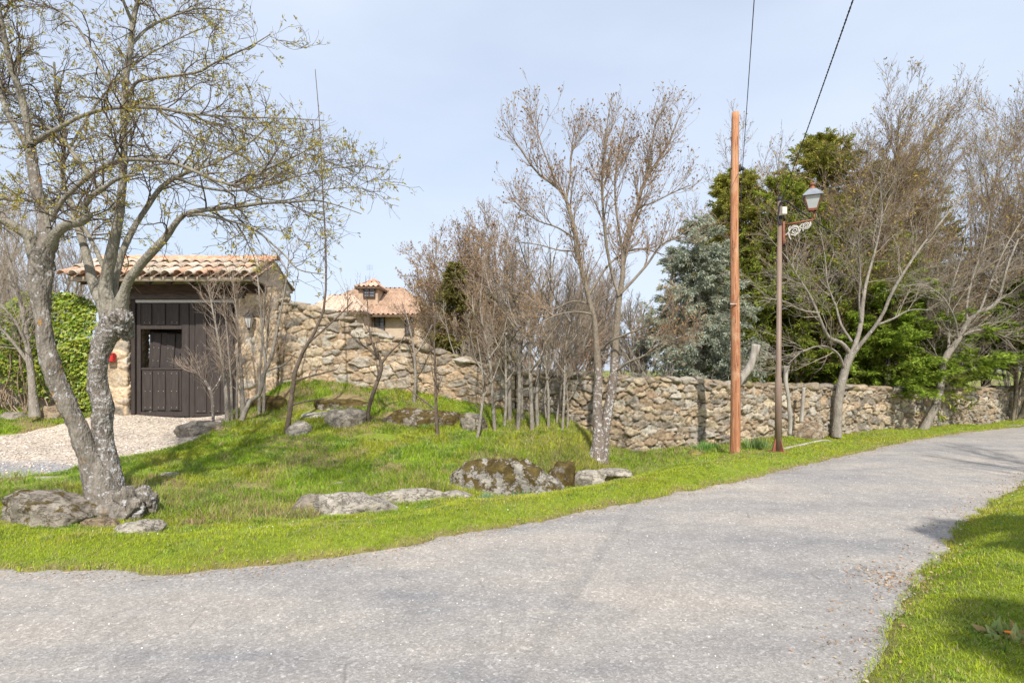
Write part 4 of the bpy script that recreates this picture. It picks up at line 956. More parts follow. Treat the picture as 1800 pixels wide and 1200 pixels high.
def make_tree(name, base, label, cat, P, Rr, specs, bark, twig, seed, budn=0, budcol=None, bud=(.03, .012), group=None, sides=8, tsides=4, gn=.1, extra=None, P0=None):
    """P,Rr main limbs; specs: list of spawn kwargs, each level grows from the previous (or from src)"""
    g = rng_(seed); t = thing(name, base, label, cat, group)
    V, F = limb_mesh(P, Rr, sides, seed, gn); mb = MB(); mb.add(V, F)
    if extra is not None:
        for (v, f) in extra: mb.add(v, f)
    part('trunk', mb, bark, t)
    lv = [(P if P0 is None else P0, Rr if P0 is None else Rr[:len(P0)])]; cr = MB()
    for k, sp in enumerate(specs):
        sp = dict(sp); src = lv[sp.pop('src', -1)]; sd = sp.pop('sides', tsides if k == 0 else 3)
        Q, RR = spawn(src[0], src[1], rng=g, **sp); lv.append((Q, RR)); v, f = tubes(Q, RR, sd); cr.add(v, f)
    crown = part('crown', cr, twig, t)
    if budn:
        Q = np.concatenate([l[0][:, -1] for l in lv[-2:]] + [l[0][:, (l[0].shape[1] // 2)] for l in lv[-2:]]); Dq = np.concatenate([norm(l[0][:, -1] - l[0][:, -2]) for l in lv[-2:]] * 2)
        i = g.integers(len(Q), size=budn); v, f = blades_cloud(Q[i] + g.normal(size=(budn, 3)) * bud[0] * .3, Dq[i], bud[0], bud[1], g)
        mb = MB(); mb.add(v, f, palcol(g, budn, budcol)); part('buds', mb, M['bud'], crown)
    return t

# ---- the big foreground tree, limb by limb
A_ = [
 [(202, 925, 128, .0), (196, 890, 104, .0), (184, 850, 84, 0), (168, 815, 68, 0), (153, 775, 58, -.02), (136, 728, 54, -.05), (110, 660, 54, -.08), (94, 600, 50, -.1), (82, 550, 45, -.1), (73, 500, 50, -.1), (72, 462, 54, -.1), (82, 425, 40, -.1), (78, 395, 30, -.05), (72, 362, 27, 0), (64, 330, 26, 0), (56, 282, 24, .05), (52, 250, 24, .1)],
 [(205, 880, 60, .08), (188, 800, 50, .1), (181, 755, 48, .1), (180, 715, 52, .1), (172, 670, 48, .08), (173, 635, 46, .05), (183, 600, 50, .05), (198, 572, 62, .05), (205, 548, 58, .05)],
 [(70, 470, 34, -.1), (58, 440, 28, -.12), (52, 417, 25, -.15), (32, 402, 22, -.2), (0, 386, 20, -.3), (-60, 365, 16, -.5), (-130, 320, 12, -.6)],
 [(54, 262, 18, .05), (35, 236, 14, .1), (14, 200, 12, .1), (0, 155, 11, .15), (-15, 90, 10, .2), (-40, 20, 9, .3)],
 [(54, 255, 17, .05), (40, 180, 15, 0), (20, 117, 14, -.1), (3, 45, 12, -.2), (-8, -20, 10, -.2), (-10, -90, 8, -.3)],
 [(85, 435, 30, -.1), (98, 412, 22, -.15), (117, 396, 20, -.2), (143, 390, 19, -.3), (156, 376, 16, -.35), (149, 362, 13, -.35), (163, 344, 12, -.4), (187, 327, 10, -.45), (212, 312, 8, -.5), (238, 308, 5, -.5)],
 [(84, 400, 13, -.1), (81, 378, 11, -.1), (83, 360, 7, -.12)],
 [(88, 388, 13, -.05), (107, 356, 11, -.1), (125, 337, 11, -.15), (150, 315, 11, -.25), (170, 300, 10, -.3), (195, 287, 10, -.4), (220, 281, 10, -.45), (250, 281, 9, -.5), (300, 285, 9, -.6), (340, 300, 8, -.7), (380, 317, 7, -.8), (415, 325, 6, -.9), (447, 310, 5, -1.), (480, 292, 4.5, -1.), (520, 274, 3.5, -1.1), (560, 252, 2.5, -1.2)],
 [(58, 250, 14, .1), (85, 235, 11, 0), (110, 222, 10, -.1), (137, 207, 9, -.2), (165, 197, 9, -.3), (200, 190, 8.5, -.4), (277, 190, 7, -.5), (320, 198, 6, -.55), (400, 205, 4.5, -.6), (500, 208, 3, -.7), (570, 212, 2, -.8)],
 [(277, 190, 6, -.5), (300, 213, 5, -.5), (340, 240, 4, -.45), (400, 262, 3, -.4), (470, 300, 2.5, -.3)],
 [(203, 368, 12, .1), (175, 330, 11, .15), (150, 300, 11, .2), (127, 267, 10, .25), (112, 247, 9, .3), (82, 222, 8, .35), (57, 200, 7, .4), (20, 165, 6, .5), (-30, 120, 5, .6)],
 [(195, 560, 40, .05), (180, 530, 30, .1), (168, 510, 26, .15), (162, 490, 22, .2), (155, 462, 19, .25), (147, 430, 17, .3), (139, 405, 15, .35), (132, 380, 13, .4), (125, 355, 12, .45), (112, 325, 10, .5), (110, 287, 9, .6), (113, 240, 8, .7), (100, 180, 6, .8), (95, 110, 5, .9)],
 [(198, 560, 44, .05), (186, 515, 30, .05), (188, 482, 27, .05), (195, 450, 25, 0), (203, 412, 22, 0), (210, 375, 20, 0), (215, 325, 17, 0), (218, 262, 15, .05), (218, 212, 14, .1), (219, 167, 14, .1), (223, 123, 13, .15), (230, 83, 12, .15), (234, 37, 11, .2), (243, 0, 10, .2), (252, -45, 9, .2), (268, -110, 7, .2)],
 [(205, 555, 36, .1), (200, 510, 17, .2), (212, 455, 15, .3), (225, 420, 14, .35), (240, 392, 13, .4), (257, 367, 12, .45), (277, 337, 11, .5), (300, 317, 10, .55), (330, 303, 8, .6), (380, 285, 6, .7), (440, 250, 4, .9), (500, 190, 3, 1.)],
 [(208, 552, 46, .0), (218, 515, 24, -.05), (228, 490, 22, -.1), (250, 462, 20, -.15), (270, 440, 19, -.2), (293, 415, 17, -.25), (308, 393, 14, -.3), (325, 377, 12, -.3), (352, 370, 11, -.35), (390, 366, 10, -.4), (427, 362, 9, -.45), (465, 357, 7.5, -.5), (515, 355, 6, -.55), (552, 352, 4.5, -.6), (590, 360, 3, -.65), (635, 376, 2, -.7)],
 [(330, 380, 8, -.3), (352, 377, 7, -.35), (390, 385, 6, -.45), (430, 396, 5.5, -.55), (457, 410, 5, -.6), (480, 430, 4.5, -.65), (502, 450, 4, -.7), (522, 472, 3.2, -.75), (552, 480, 2.2, -.8), (575, 482, 1.6, -.85)],
 [(183, 470, 12, .2), (165, 432, 10, .25), (150, 405, 9, .3), (128, 382, 8, .35), (110, 372, 6, .4), (80, 350, 5, .5)],
 [(219, 172, 9, .1), (228, 162, 8, .0), (243, 143, 7, -.1), (280, 137, 6.5, -.25), (347, 127, 5.5, -.4), (373, 113, 5, -.5), (407, 97, 4, -.55), (443, 80, 3, -.6), (476, 60, 2, -.65)],
 [(217, 172, 9, .1), (195, 145, 8, .2), (177, 120, 7, .3), (165, 95, 6.5, .4), (150, 70, 6, .45), (130, 40, 5, .5), (100, 18, 4, .55), (50, 5, 3, .6)],
 [(222, 175, 7, .1), (250, 182, 6, .3), (310, 195, 5, .6), (370, 215, 4, .8), (450, 240, 3, 1.), (540, 270, 2, 1.2), (620, 300, 1.5, 1.3)],
 [(233, 40, 8, .2), (222, 15, 7, .1), (208, -20, 6, 0), (190, -60, 5, -.1)],
 [(230, 80, 7, .2), (260, 50, 6, .4), (300, 30, 5, .6), (350, 15, 4, .8), (410, 20, 2.5, 1.)],
 [(75, 358, 8, 0), (50, 352, 6, -.1), (20, 352, 5, -.2), (-20, 345, 4, -.3)],
 [(415, 325, 5, -.9), (450, 345, 4, -.9), (500, 352, 3, -.9), (560, 335, 2.5, -1.), (620, 330, 2, -1.), (655, 335, 1.4, -1.)],
 [(110, 287, 7, .6), (140, 230, 6, .8), (180, 170, 5, 1.), (240, 110, 4, 1.2), (310, 70, 3, 1.4), (380, 40, 2, 1.5)],
 [(307, 312, 7, .4), (360, 330, 6, .6), (420, 335, 5, .8), (490, 320, 4, 1.), (560, 300, 3, 1.1), (640, 290, 2, 1.2)],
]
P, Rr = limbs_px(A_, 6.3, 40)
Rr[0, :2] *= np.array([1.15, 1.06])
base = (P[0, 0][0], P[0, 0][1], hz(P[0, 0][0], P[0, 0][1]))
ext = []
g = rng_(5)
bx, by, bz = at(200, 905, 6.3)
for (dx, dy, rx, ry, rz_, zz, sd) in ((.0, 0, .3, .25, .22, .02, 1), (.22, -.02, .22, .19, .3, .1, 2), (-.22, -.03, .17, .15, .16, -.0, 3), (.13, -.16, .24, .15, .19, -.0, 4), (.28, .08, .17, .15, .27, .12, 5), (-.1, -.16, .2, .14, .16, -.02, 6), (.24, -.12, .18, .13, .18, .04, 12)):
    v, f = rock_v((bx + dx, by + dy, bz + zz), (rx, ry, rz_), 900 + sd, 5, cuts=2, rough=.34); ext.append((v, f))
for (px, py, dyy, rr_, sd) in ((214, 562, -.02, .115, 7), (184, 592, .05, .10, 8), (222, 580, .08, .09, 9), (88, 640, -.07, .08, 10), (76, 470, -.08, .115, 11), (84, 432, -.08, .095, 13)):
    c = at(px, py, 6.3 + dyy); v, f = rock_v(c, (rr_, rr_, rr_ * 1.5), 900 + sd, 5, cuts=1, rough=.26); ext.append((v, f))
big = thing('bare_tree', base, 'large twin-trunked lichen-crusted tree budding in the left foreground', 'tree')
P_t, R_t = limbs_px(A_[:2], 6.3, 170); R_t[0] *= np.interp(np.arange(170), [0, 18, 40, 88, 108, 122, 140, 169], [.8, .66, .58, .6, .72, .78, .76, .76]); R_t[1] *= .72; P_t[0, :, 0] += np.interp(np.arange(170), [0, 40, 60, 80, 108, 169], [-.05, -.04, -.08, -.09, 0, 0]); V, F = tubes(P_t, R_t, 64); cen = np.repeat(P_t.reshape(-1, 3), 64, 0)
def barky(V, cen):
    r = V - cen; k = .22 * fbm(V * np.array([7, 7, 5]), 3, 3) + .11 * fbm(V * np.array([26, 26, 16]), 4, 3) + .07 * (1 - np.abs(vnoise(V * np.array([42, 42, 20]), 9)) * 2)
    return cen + r * (1 + k)[:, None]
nv = 170 * 64; nf = 169 * 64
def ball(mb, k):
    v, f = ext[k]; c_ = v.mean(0); mb.add(barky(v, c_ + (v - c_) * .5), f)
mb = MB(); mb.add(barky(V[:nv], cen[:nv]), F[:nf])
for k in (0, 1, 2, 3, 4, 5, 6, 10, 11, 12): ball(mb, k)
part('trunk', mb, M['bark_near'], big)['label'] = 'left trunk leaning left, sparsely spotted with lichen'
mb = MB(); mb.add(barky(V[nv:], cen[nv:]), F[:nf])
for k in (7, 8, 9): ball(mb, k)
part('trunk', mb, M['bark_crust'], big)['label'] = 'right trunk crusted with white lichen and knobbly at its fork'
mb = MB(); V, F = limb_mesh(P[2:], Rr[2:] * .84, 12, 4, .16, (9, 9, 6)); mb.add(V, F); part('limbs', mb, M['bark_limb'], big)
g = rng_(77); PL, RL = P[2:], Rr[2:]
cr = MB(); lv = []
w_ok = PL
Q1, R1 = spawn(PL, RL, 400, .3, 1., (.35, 1.1), (.5, 1.25), .5, .010, 12, .13, .03, g, bias=(.4, -.05, .05), bw=.45, taper=.35, rmin=.003, rel=False, droop=.08, curl=.10, tl=1.35)
Q2, R2 = spawn(Q1, R1, 2300, .15, 1., (.18, .55), (.4, 1.2), .62, .0055, 8, .15, .06, g, taper=.45, rmin=.0024, tl=.6, rel=False, droop=.05, bias=(.1, 0, -.15), bw=.4, curl=.16)
Q3, R3 = spawn(Q2, R2, 6500, .2, 1., (.05, .2), (.4, 1.1), .7, .0035, 4, .14, .06, g, taper=.6, rmin=.0017, rel=False)
for q, r_, s_ in ((Q1, R1, 5), (Q2, R2, 4), (Q3, R3, 3)): v, f = tubes(q, r_, s_); cr.add(v, f)
crown = part('crown', cr, M['twig_near'], big)
nc = 5200; i = g.integers(len(Q3), size=nc); j_ = g.integers(1, 5, nc); e0 = Q3[i, j_]; d0 = norm(Q3[i, -1] - Q3[i, -2])
e = np.repeat(e0, 5, 0); nb = len(e); e = e + g.normal(size=(nb, 3)) * .010; v, f = blades_cloud(e, np.repeat(d0, 5, 0), .036, .013, g, .75)
mb = MB(); mb.add(v, f, palcol(g, nb, [(.42, .33, .06), (.47, .4, .09), (.32, .23, .06), (.36, .36, .09)])); part('buds', mb, M['bud'], crown)

# ---- centre tree with white-patched trunks
B_ = [
 [(1047, 818, 40, 0), (1050, 795, 32, 0), (1053, 775, 27, 0), (1050, 740, 19, 0), (1050, 700, 18, 0), (1052, 665, 17, 0), (1048, 600, 14, 0), (1045, 560, 13, 0), (1035, 524, 12, 0), (1025, 482, 11, 0), (1014, 441, 11, 0), (1012, 410, 10, 0), (1003, 378, 9, 0), (995, 350, 8, 0), (980, 330, 6, 0), (943, 302, 5, -.2), (915, 262, 3.5, -.3), (893, 232, 2, -.4)],
 [(1055, 812, 34, .05), (1062, 765, 22, .05), (1070, 715, 19, .05), (1078, 668, 18, .05), (1081, 620, 16, .05), (1085, 565, 15, .05), (1088, 524, 14, .05), (1095, 482, 12, .05), (1095, 441, 11, .05), (1107, 397, 9, .1), (1120, 365, 8, .1), (1133, 318, 7, .2), (1155, 286, 6, .3), (1174, 254, 4.5, .4), (1187, 223, 3.5, .4), (1200, 190, 2, .5)],
 [(1088, 520, 9, 0), (1076, 482, 8, 0), (1066, 429, 8, -.1), (1060, 365, 7, -.2), (1058, 315, 6, -.25), (1063, 261, 5, -.3), (1068, 213, 3.5, -.3), (1077, 166, 2, -.3)],
 [(1095, 446, 8, .05), (1088, 403, 6, .2), (1082, 356, 5, .3), (1082, 308, 4, .4), (1090, 250, 3, .5), (1100, 200, 2, .5)],
 [(1090, 517, 8, 0), (1111, 495, 7, 0), (1139, 463, 6, 0), (1161, 432, 5, -.1), (1193, 415, 4, -.2), (1225, 396, 2.5, -.3)],
 [(1036, 516, 7, 0), (1066, 470, 6, .1), (1092, 448, 5, .2), (1123, 437, 4, .3), (1155, 444, 3, .4), (1185, 455, 2, .4)],
 [(995, 350, 6, 0), (1003, 308, 5, .2), (1003, 277, 4, .3), (1012, 245, 3, .3), (1025, 200, 2, .4)],
 [(980, 330, 5, 0), (965, 290, 4, .1), (950, 250, 3, .2), (945, 215, 2, .3), (955, 185, 1.5, .3)],
 [(1083, 652, 7, 0), (1105, 636, 6, -.2), (1130, 626, 5, -.3), (1160, 605, 4, -.5), (1195, 598, 3, -.6), (1235, 610, 2, -.8)],
 [(1060, 615, 6, .1), (1072, 600, 5.5, -.1), (1100, 588, 5, -.3), (1140, 570, 3.5, -.5), (1160, 550, 2, -.6)],
 [(1042, 552, 6, 0), (1010, 548, 4.5, -.1), (975, 555, 4, -.2), (945, 572, 3, -.3), (915, 595, 2, -.4)],
 [(1040, 535, 6, 0), (1005, 530, 4.5, .2), (960, 545, 3.5, .3), (925, 500, 2.5, .4)],
 [(1012, 420, 5, 0), (980, 400, 4, -.2), (940, 385, 3, -.4), (900, 350, 2, -.5)],
 [(1014, 441, 5, 0), (985, 440, 4, .3), (945, 430, 3, .5), (905, 425, 2, .6)],
 [(1120, 365, 5, .1), (1150, 355, 4, .1), (1180, 340, 3, .1), (1215, 325, 2, 0)],
 [(1133, 318, 4, .2), (1145, 270, 3, 0), (1150, 225, 2.5, -.1), (1165, 190, 1.6, -.2)],
]
P, Rr = limbs_px(B_, 10.0, 30); Rr[:2, 10:] *= .85; Rr[2:] *= .78; UPC = (0, 0, .5)
SP_C = [dict(count=280, tl=1., t0=.3, t1=1., ln=(.35, 1.), ang=(.4, .9), rfac=.55, rmax=.012, n=7, wig=.09, up=.1, rel=False, rmin=.004, bias=(0, 0, .4), bw=.5),
        dict(count=1900, t0=.2, t1=1., ln=(.16, .42), ang=(.35, .9), rfac=.6, rmax=.007, n=5, wig=.1, up=.1, rel=False, rmin=.003),
        dict(count=5200, t0=.2, t1=1., ln=(.05, .15), ang=(.35, .9), rfac=.7, rmax=.0045, n=3, wig=.1, up=.1, rel=False, rmin=.0025)]
BUDC = [(.36, .22, .12), (.4, .27, .12), (.3, .2, .12)]
t = thing('bare_tree', (P[0, 0][0], 10, hz(P[0, 0][0], 10)), 'twin-stemmed bare tree with white lichen lower trunks right of the thicket', 'tree')
lo = P[:2, :9]; V, F = limb_mesh(lo, Rr[:2, :9] * 1.02, 14, 6, .14, (8, 8, 5)); mb = MB(); mb.add(V, F); part('trunk', mb, M['bark_white'], t)
V, F = limb_mesh(P[:2, 7:], Rr[:2, 7:], 8, 6, .1); mb = MB(); mb.add(V, F); V, F = limb_mesh(P[2:], Rr[2:], 7, 7, .1); mb.add(V, F); part('limbs', mb, M['bark_brown'], t)
g = rng_(8); lvP, lvR = P.copy(), Rr; P2 = P.copy(); cr = MB(); src = (np.concatenate([P[:2, 12:][:, :18], P[2:, 8:26]]), np.concatenate([Rr[:2, 12:], Rr[2:, 8:26]])); lv = [src]
for k, sp in enumerate(SP_C):
    sp = dict(sp);
    if k == 0: sp['t0'] = .1
    Q, RR = spawn(lv[-1][0], lv[-1][1], rng=g, **sp); lv.append((Q, RR)); v, f = tubes(Q, RR, 4 if k == 0 else 3); cr.add(v, f)
crown = part('crown', cr, M['twig_far'], t)
nb = 7000; i = g.integers(len(Q), size=nb); v, f = blades_cloud(Q[i, -1], norm(Q[i, -1] - Q[i, -2]), .05, .022, g, .4); mb = MB(); mb.add(v, f, palcol(g, nb, BUDC)); part('buds', mb, M['bud'], crown)

# ---- forked tree and leaning tree by the field wall
C_ = [[(1470, 768, 24, 0), (1472, 740, 20, 0), (1473, 710, 19, 0), (1478, 680, 19, 0), (1487, 645, 18, 0), (1497, 618, 20, 0)],
 [(1495, 622, 14, 0), (1480, 603, 10, -.1), (1458, 594, 9, -.2), (1447, 575, 8, -.3), (1437, 550, 7, -.4), (1424, 520, 6, -.4), (1405, 490, 4, -.5), (1385, 455, 3, -.5)],
 [(1497, 622, 14, 0), (1506, 598, 12, .1), (1513, 570, 11, .2), (1516, 540, 10, .3), (1521, 505, 8, .4), (1530, 470, 6, .5), (1542, 425, 5, .6), (1550, 370, 4, .7), (1545, 310, 3, .7)],
 [(1499, 622, 13, 0), (1515, 602, 10, -.1), (1535, 578, 9, -.2), (1553, 550, 8, -.3), (1565, 520, 8, -.4), (1585, 485, 7, -.5), (1615, 440, 6, -.5), (1650, 395, 5, -.5), (1690, 345, 3.5, -.5), (1720, 290, 2, -.5)],
 [(1485, 650, 7, 0), (1475, 625, 6, -.2), (1460, 612, 5, -.4), (1440, 608, 4, -.6), (1410, 618, 3, -.8), (1385, 640, 2, -.9)],
 [(1497, 600, 7, .1), (1478, 570, 6, .2), (1470, 540, 5, .3), (1455, 500, 4, .4), (1450, 450, 3, .5), (1440, 400, 2, .5)],
 [(1440, 550, 5, -.4), (1410, 545, 4, -.5), (1380, 530, 3, -.6), (1350, 525, 2, -.7)],
 [(1513, 570, 6, .2), (1510, 530, 5, .0), (1512, 480, 4, -.1), (1508, 420, 3, -.2)],
 [(1540, 572, 6, -.2), (1570, 560, 5, -.3), (1600, 545, 3.5, -.4), (1640, 545, 2, -.5)]]
P, Rr = limbs_px(C_, 13.3, 22); Rr = Rr * .88; Rr[1:] *= .88
SP_B = [dict(count=110, t0=.3, t1=1., ln=(.4, 1.3), ang=(.4, 1.), rfac=.5, rmax=.011, n=8, wig=.14, up=.03, rel=False, rmin=.0045),
        dict(count=560, t0=.2, t1=1., ln=(.25, .7), ang=(.35, 1.), rfac=.6, rmax=.007, n=5, wig=.13, up=.05, rel=False, rmin=.0035),
        dict(count=1900, t0=.2, t1=1., ln=(.1, .3), ang=(.35, 1.), rfac=.7, rmax=.005, n=3, wig=.13, up=.05, rel=False, rmin=.003)]
make_tree('bare_tree', (P[0, 0][0], 13.3, hz(P[0, 0][0], 13.3)), 'bare tree forking low in front of the dry stone wall right of the lamp post', 'tree', P, Rr, SP_B, M['bark_grey'], M['twig_grey'], 31, P0=P[1:])
D_ = [[(1622, 757, 20, 0), (1632, 738, 18, 0), (1645, 712, 17, 0), (1654, 675, 15, 0), (1658, 640, 15, 0), (1668, 618, 15, 0), (1684, 598, 12, 0), (1700, 566, 11, 0), (1722, 548, 11, -.1), (1750, 536, 9, -.2), (1760, 510, 6, -.2), (1770, 470, 5, -.3), (1790, 420, 4, -.3)],
 [(1665, 625, 8, 0), (1668, 600, 7, .2), (1665, 560, 5, .3), (1672, 510, 4, .4), (1690, 450, 3, .5), (1700, 390, 2, .5)],
 [(1684, 598, 7, 0), (1678, 560, 5, -.3), (1655, 520, 4, -.5), (1620, 500, 3, -.6), (1585, 505, 2, -.7)],
 [(1700, 566, 7, 0), (1700, 530, 6, 0), (1712, 480, 5, .1), (1730, 430, 4, .1), (1740, 370, 3, .1)],
 [(1722, 548, 6, -.1), (1740, 500, 5, .3), (1765, 440, 4, .6), (1800, 380, 3, .8)],
 [(1690, 590, 6, 0), (1720, 580, 5, .2), (1760, 590, 4, .3), (1790, 620, 2, .4)]]
P, Rr = limbs_px(D_, 14.9, 22); Rr = Rr * .85; Rr[1:] *= .85
make_tree('bare_tree', (P[0, 0][0], 14.9, hz(P[0, 0][0], 14.9)), 'bare tree leaning right in front of the dry stone wall near the road bend', 'tree', P, Rr, SP_B, M['bark_grey'], M['twig_grey'], 32, P0=P[1:] if False else None)

# ---- generic bare trees
def gen_tree(base, H_, stems, spread, seed, label, bark, twig, r0=.07, lean=(0, 0), n1=90, n2=900, n3=4200, up=.05, budn=0, budcol=None, cat='tree', group=None, name='bare_tree', clump=.12, t0=.25, l1=(.25, .5), thick=1., wig=.06, ang1=(.35, .8), bud=(.06, .025)):
    g = rng_(seed); a = g.uniform(0, 2 * np.pi, stems); b = np.array(base, float)
    S = b + np.stack([np.cos(a), np.sin(a), 0 * a], 1) * (clump * g.uniform(.2, 1, stems))[:, None]; S[:, 2] -= .05
    D = norm(np.stack([np.cos(a) * spread * g.uniform(.2, 1, stems) + lean[0], np.sin(a) * spread * g.uniform(.2, 1, stems) + lean[1], np.ones(stems)], 1))
    L = H_ * g.uniform(.7, 1., stems); L[0] = H_; Pm = walk(S, D, L, 11, wig, up, g); Rm = (r0 * g.uniform(.6, 1., stems))[:, None] * np.linspace(1, .15, 12)[None] ** .8
    sp = [dict(count=n1, t0=t0, t1=.98, ln=l1, ang=ang1, rfac=.5, rmax=r0 * .4, n=8, wig=.09, up=up, rmin=.006 * thick),
          dict(count=n2, t0=.15, t1=1., ln=(.25, .5), ang=(.3, .8), rfac=.55, rmax=.012 * thick, n=5, wig=.1, up=up, rmin=.0045 * thick),
          dict(count=n3, t0=.2, t1=1., ln=(.2, .5), ang=(.3, .8), rfac=.7, rmax=.007 * thick, n=3, wig=.1, up=up, rmin=.0035 * thick)]
    return make_tree(name, base, label, cat, Pm, Rm, sp, bark, twig, seed, budn, budcol, bud, group=group)
def gb(px, Y): x = (px - CX) / FP * Y; return (x, Y, hz(x, Y))
def gh(px, py, Y): return HC + (CY - py) / FP * Y - hz((px - CX) / FP * Y, Y)
BC = [(.34, .22, .13), (.4, .28, .12), (.3, .19, .13)]; YB = [(.42, .3, .07), (.36, .27, .08)]
GBK = 'bare trees behind the walls'
bgt = [  # px, py_top, Y, stems, spread, label, twig, lean, n3, budcol
 (800, 425, 19, 4, .3, 'airy bare tree beside the right corner of the house', 'twig_far', (-.02, 0), 1800, BC),
 (815, 395, 21, 4, .35, 'bare tree behind the olive conifer, right of the house', 'twig_far', (0, 0), 4200, BC),
 (845, 370, 17.5, 5, .4, 'tall brown bare tree behind the left part of the sapling thicket', 'twig_far', (0, 0), 5200, BC),
 (905, 352, 20, 5, .4, 'taller bare tree behind the middle of the sapling thicket', 'twig_far', (0, 0), 5200, BC),
 (965, 420, 16.5, 5, .45, 'pinkish bare tree behind the right part of the sapling thicket', 'twig_pink', (0, 0), 5200, None),
 (1015, 440, 19, 4, .4, 'pinkish bare tree seen between the thicket and the white-patched trunks', 'twig_pink', (0, 0), 4200, None),
 (1065, 470, 22, 4, .4, 'grey bare tree seen right behind the white-patched trunks', 'twig_grey', (0, 0), 3500, None),
 (1125, 500, 17, 5, .5, 'low grey bare tree at the left side of the blue spruce', 'twig_grey', (-.05, 0), 4200, None),
 (592, 480, 22, 3, .3, 'thin bare tree in front of the left wing of the house', 'twig_far', (0, 0), 700, None),
 (535, 520, 18, 4, .4, 'small bare tree just behind the wall next to the gatehouse', 'twig_pink', (0, 0), 1400, None),
 (1300, 235, 23, 5, .35, 'bare tree showing above the conifers behind the wooden pole', 'twig_far', (.05, 0), 6000, YB),
 (1420, 200, 16.9, 5, .4, 'tall bare tree rising behind the street lantern', 'twig_far', (0, 0), 8500, YB),
 (1500, 160, 17.1, 6, .4, 'tallest bare tree, rising above the middle of the dark conifers', 'twig_far', (.02, 0), 9500, YB),
 (1590, 130, 18.4, 6, .4, 'tall spreading bare tree at the right end of the dark conifers', 'twig_far', (.0, 0), 9500, YB),
 (1690, 115, 19, 6, .4, 'tall bare tree rising behind the tree that leans at the bend', 'twig_far', (.08, 0), 9500, YB),
 (1775, 95, 18, 6, .35, 'tall bare tree at the right edge of the view', 'twig_far', (.1, 0), 9500, YB),
 (1600, 330, 17.5, 5, .7, 'wide bare tree with pale tangled branches over the layered evergreens', 'twig_grey', (.15, 0), 6500, None),
 (1790, 300, 24, 6, .5, 'distant bare tree behind the road bend', 'twig_grey', (0, 0), 5500, YB),
]
for k, (px, pyt, Y, stn, spr, lab, tw, ln, n3, bc) in enumerate(bgt):
    b = gb(px, Y); gen_tree(b, gh(px, pyt, Y) * (.86 if px > 1280 else .88), stn, spr, 500 + k, lab, M['bark_brown'] if tw == 'twig_far' else M['bark_grey'], M[tw], r0=.07, lean=ln, n1=120, n2=int(n3 / 3), n3=int(n3 * 2.1), budn=6500 if bc else 0, budcol=bc, group=GBK, clump=.45, thick=1.0, up=.06, t0=.12, l1=(.25, .6), ang1=(.35, .95), bud=(.09, .035))
for k, (px, pyt, Y, lab) in enumerate(((-40, 230, 20, 'bare pinkish tree at the far left edge behind the ivy'), (30, 330, 24, 'bare pinkish tree showing between the left frame edge and the near trunk'), (110, 300, 22, 'bare pinkish tree behind the left end of the gatehouse roof'), (185, 430, 26, 'low bare pinkish tree behind the gatehouse roof'), (310, 440, 28, 'low bare tree showing above the middle of the gatehouse roof'), (-90, 300, 17, 'bare pinkish tree cut off by the left frame edge'))):
    gen_tree(gb(px, Y), gh(px, pyt, Y) * .93, 5, .45, 600 + k, lab, M['bark_grey'], M['twig_pink'], r0=.07, n1=70, n2=850, n3=4200, group=GBK, clump=.3, thick=1.15, t0=.1)
# small tree in front of ivy
E_ = [[(62, 732, 22, 0), (58, 700, 15, 0), (55, 660, 13, 0), (50, 620, 11, 0), (45, 580, 10, 0), (40, 545, 9, 0), (28, 500, 7, 0), (15, 450, 5, 0), (0, 400, 4, 0), (-10, 350, 3, 0)],
      [(52, 640, 8, 0), (30, 610, 6, -.1), (0, 575, 5, -.2), (-30, 550, 4, -.2)], [(45, 580, 6, 0), (55, 540, 5, .1), (50, 490, 4, .1), (60, 440, 3, .1), (65, 400, 2, .2)], [(50, 615, 6, 0), (30, 570, 5, -.2), (5, 540, 4, -.3), (-25, 520, 3, -.3)]]
P, Rr = limbs_px(E_, 11.9, 20)
make_tree('bare_tree', (P[0, 0][0], 11.9, hz(P[0, 0][0], 11.9)), 'small slim bare tree standing in front of the ivy at far left', 'tree', P, Rr, [dict(count=100, t0=.2, t1=1., ln=(.3, .9), ang=(.4, 1.), rfac=.5, rmax=.01, n=6, wig=.12, up=.05, rel=False, rmin=.004),
        dict(count=700, t0=.2, t1=1., ln=(.15, .5), ang=(.35, 1.), rfac=.6, rmax=.006, n=5, wig=.13, up=.05, rel=False, rmin=.003), dict(count=1500, t0=.2, t1=1., ln=(.1, .25), ang=(.35, 1.), rfac=.7, rmax=.005, n=3, wig=.13, up=.05, rel=False, rmin=.0025)], M['bark_grey'], M['twig_grey'], 41)

# ---- saplings
SPS = [dict(count=26, t0=.25, t1=1., ln=(.2, .6), ang=(.35, .8), rfac=.6, rmax=.007, n=6, wig=.1, up=.08, rel=False, rmin=.0035), dict(count=110, t0=.2, t1=1., ln=(.1, .35), ang=(.35, .9), rfac=.7, rmax=.005, n=4, wig=.1, up=.08, rel=False, rmin=.0026),
       dict(count=150, t0=.2, t1=1., ln=(.05, .2), ang=(.35, .9), rfac=.7, rmax=.004, n=3, wig=.1, up=.08, rel=False, rmin=.0022)]
def sap(lst, Y, lab, seed, bark='bark_grey', twig='twig_near', n=(26, 110, 150), grp='young saplings on the bank', tall=1.):
    P, Rr = limbs_px(lst, Y, 18); s = [dict(x) for x in SPS]
    for a, b in zip(s, n): a['count'] = b
    s[0]['ln'] = (.2 * tall, .6 * tall)
    return make_tree('sapling', (P[0, 0][0], Y, hz(P[0, 0][0], Y)), lab, 'sapling', P, Rr, s, M[bark], M[twig], seed, group=grp, sides=7, gn=.12)
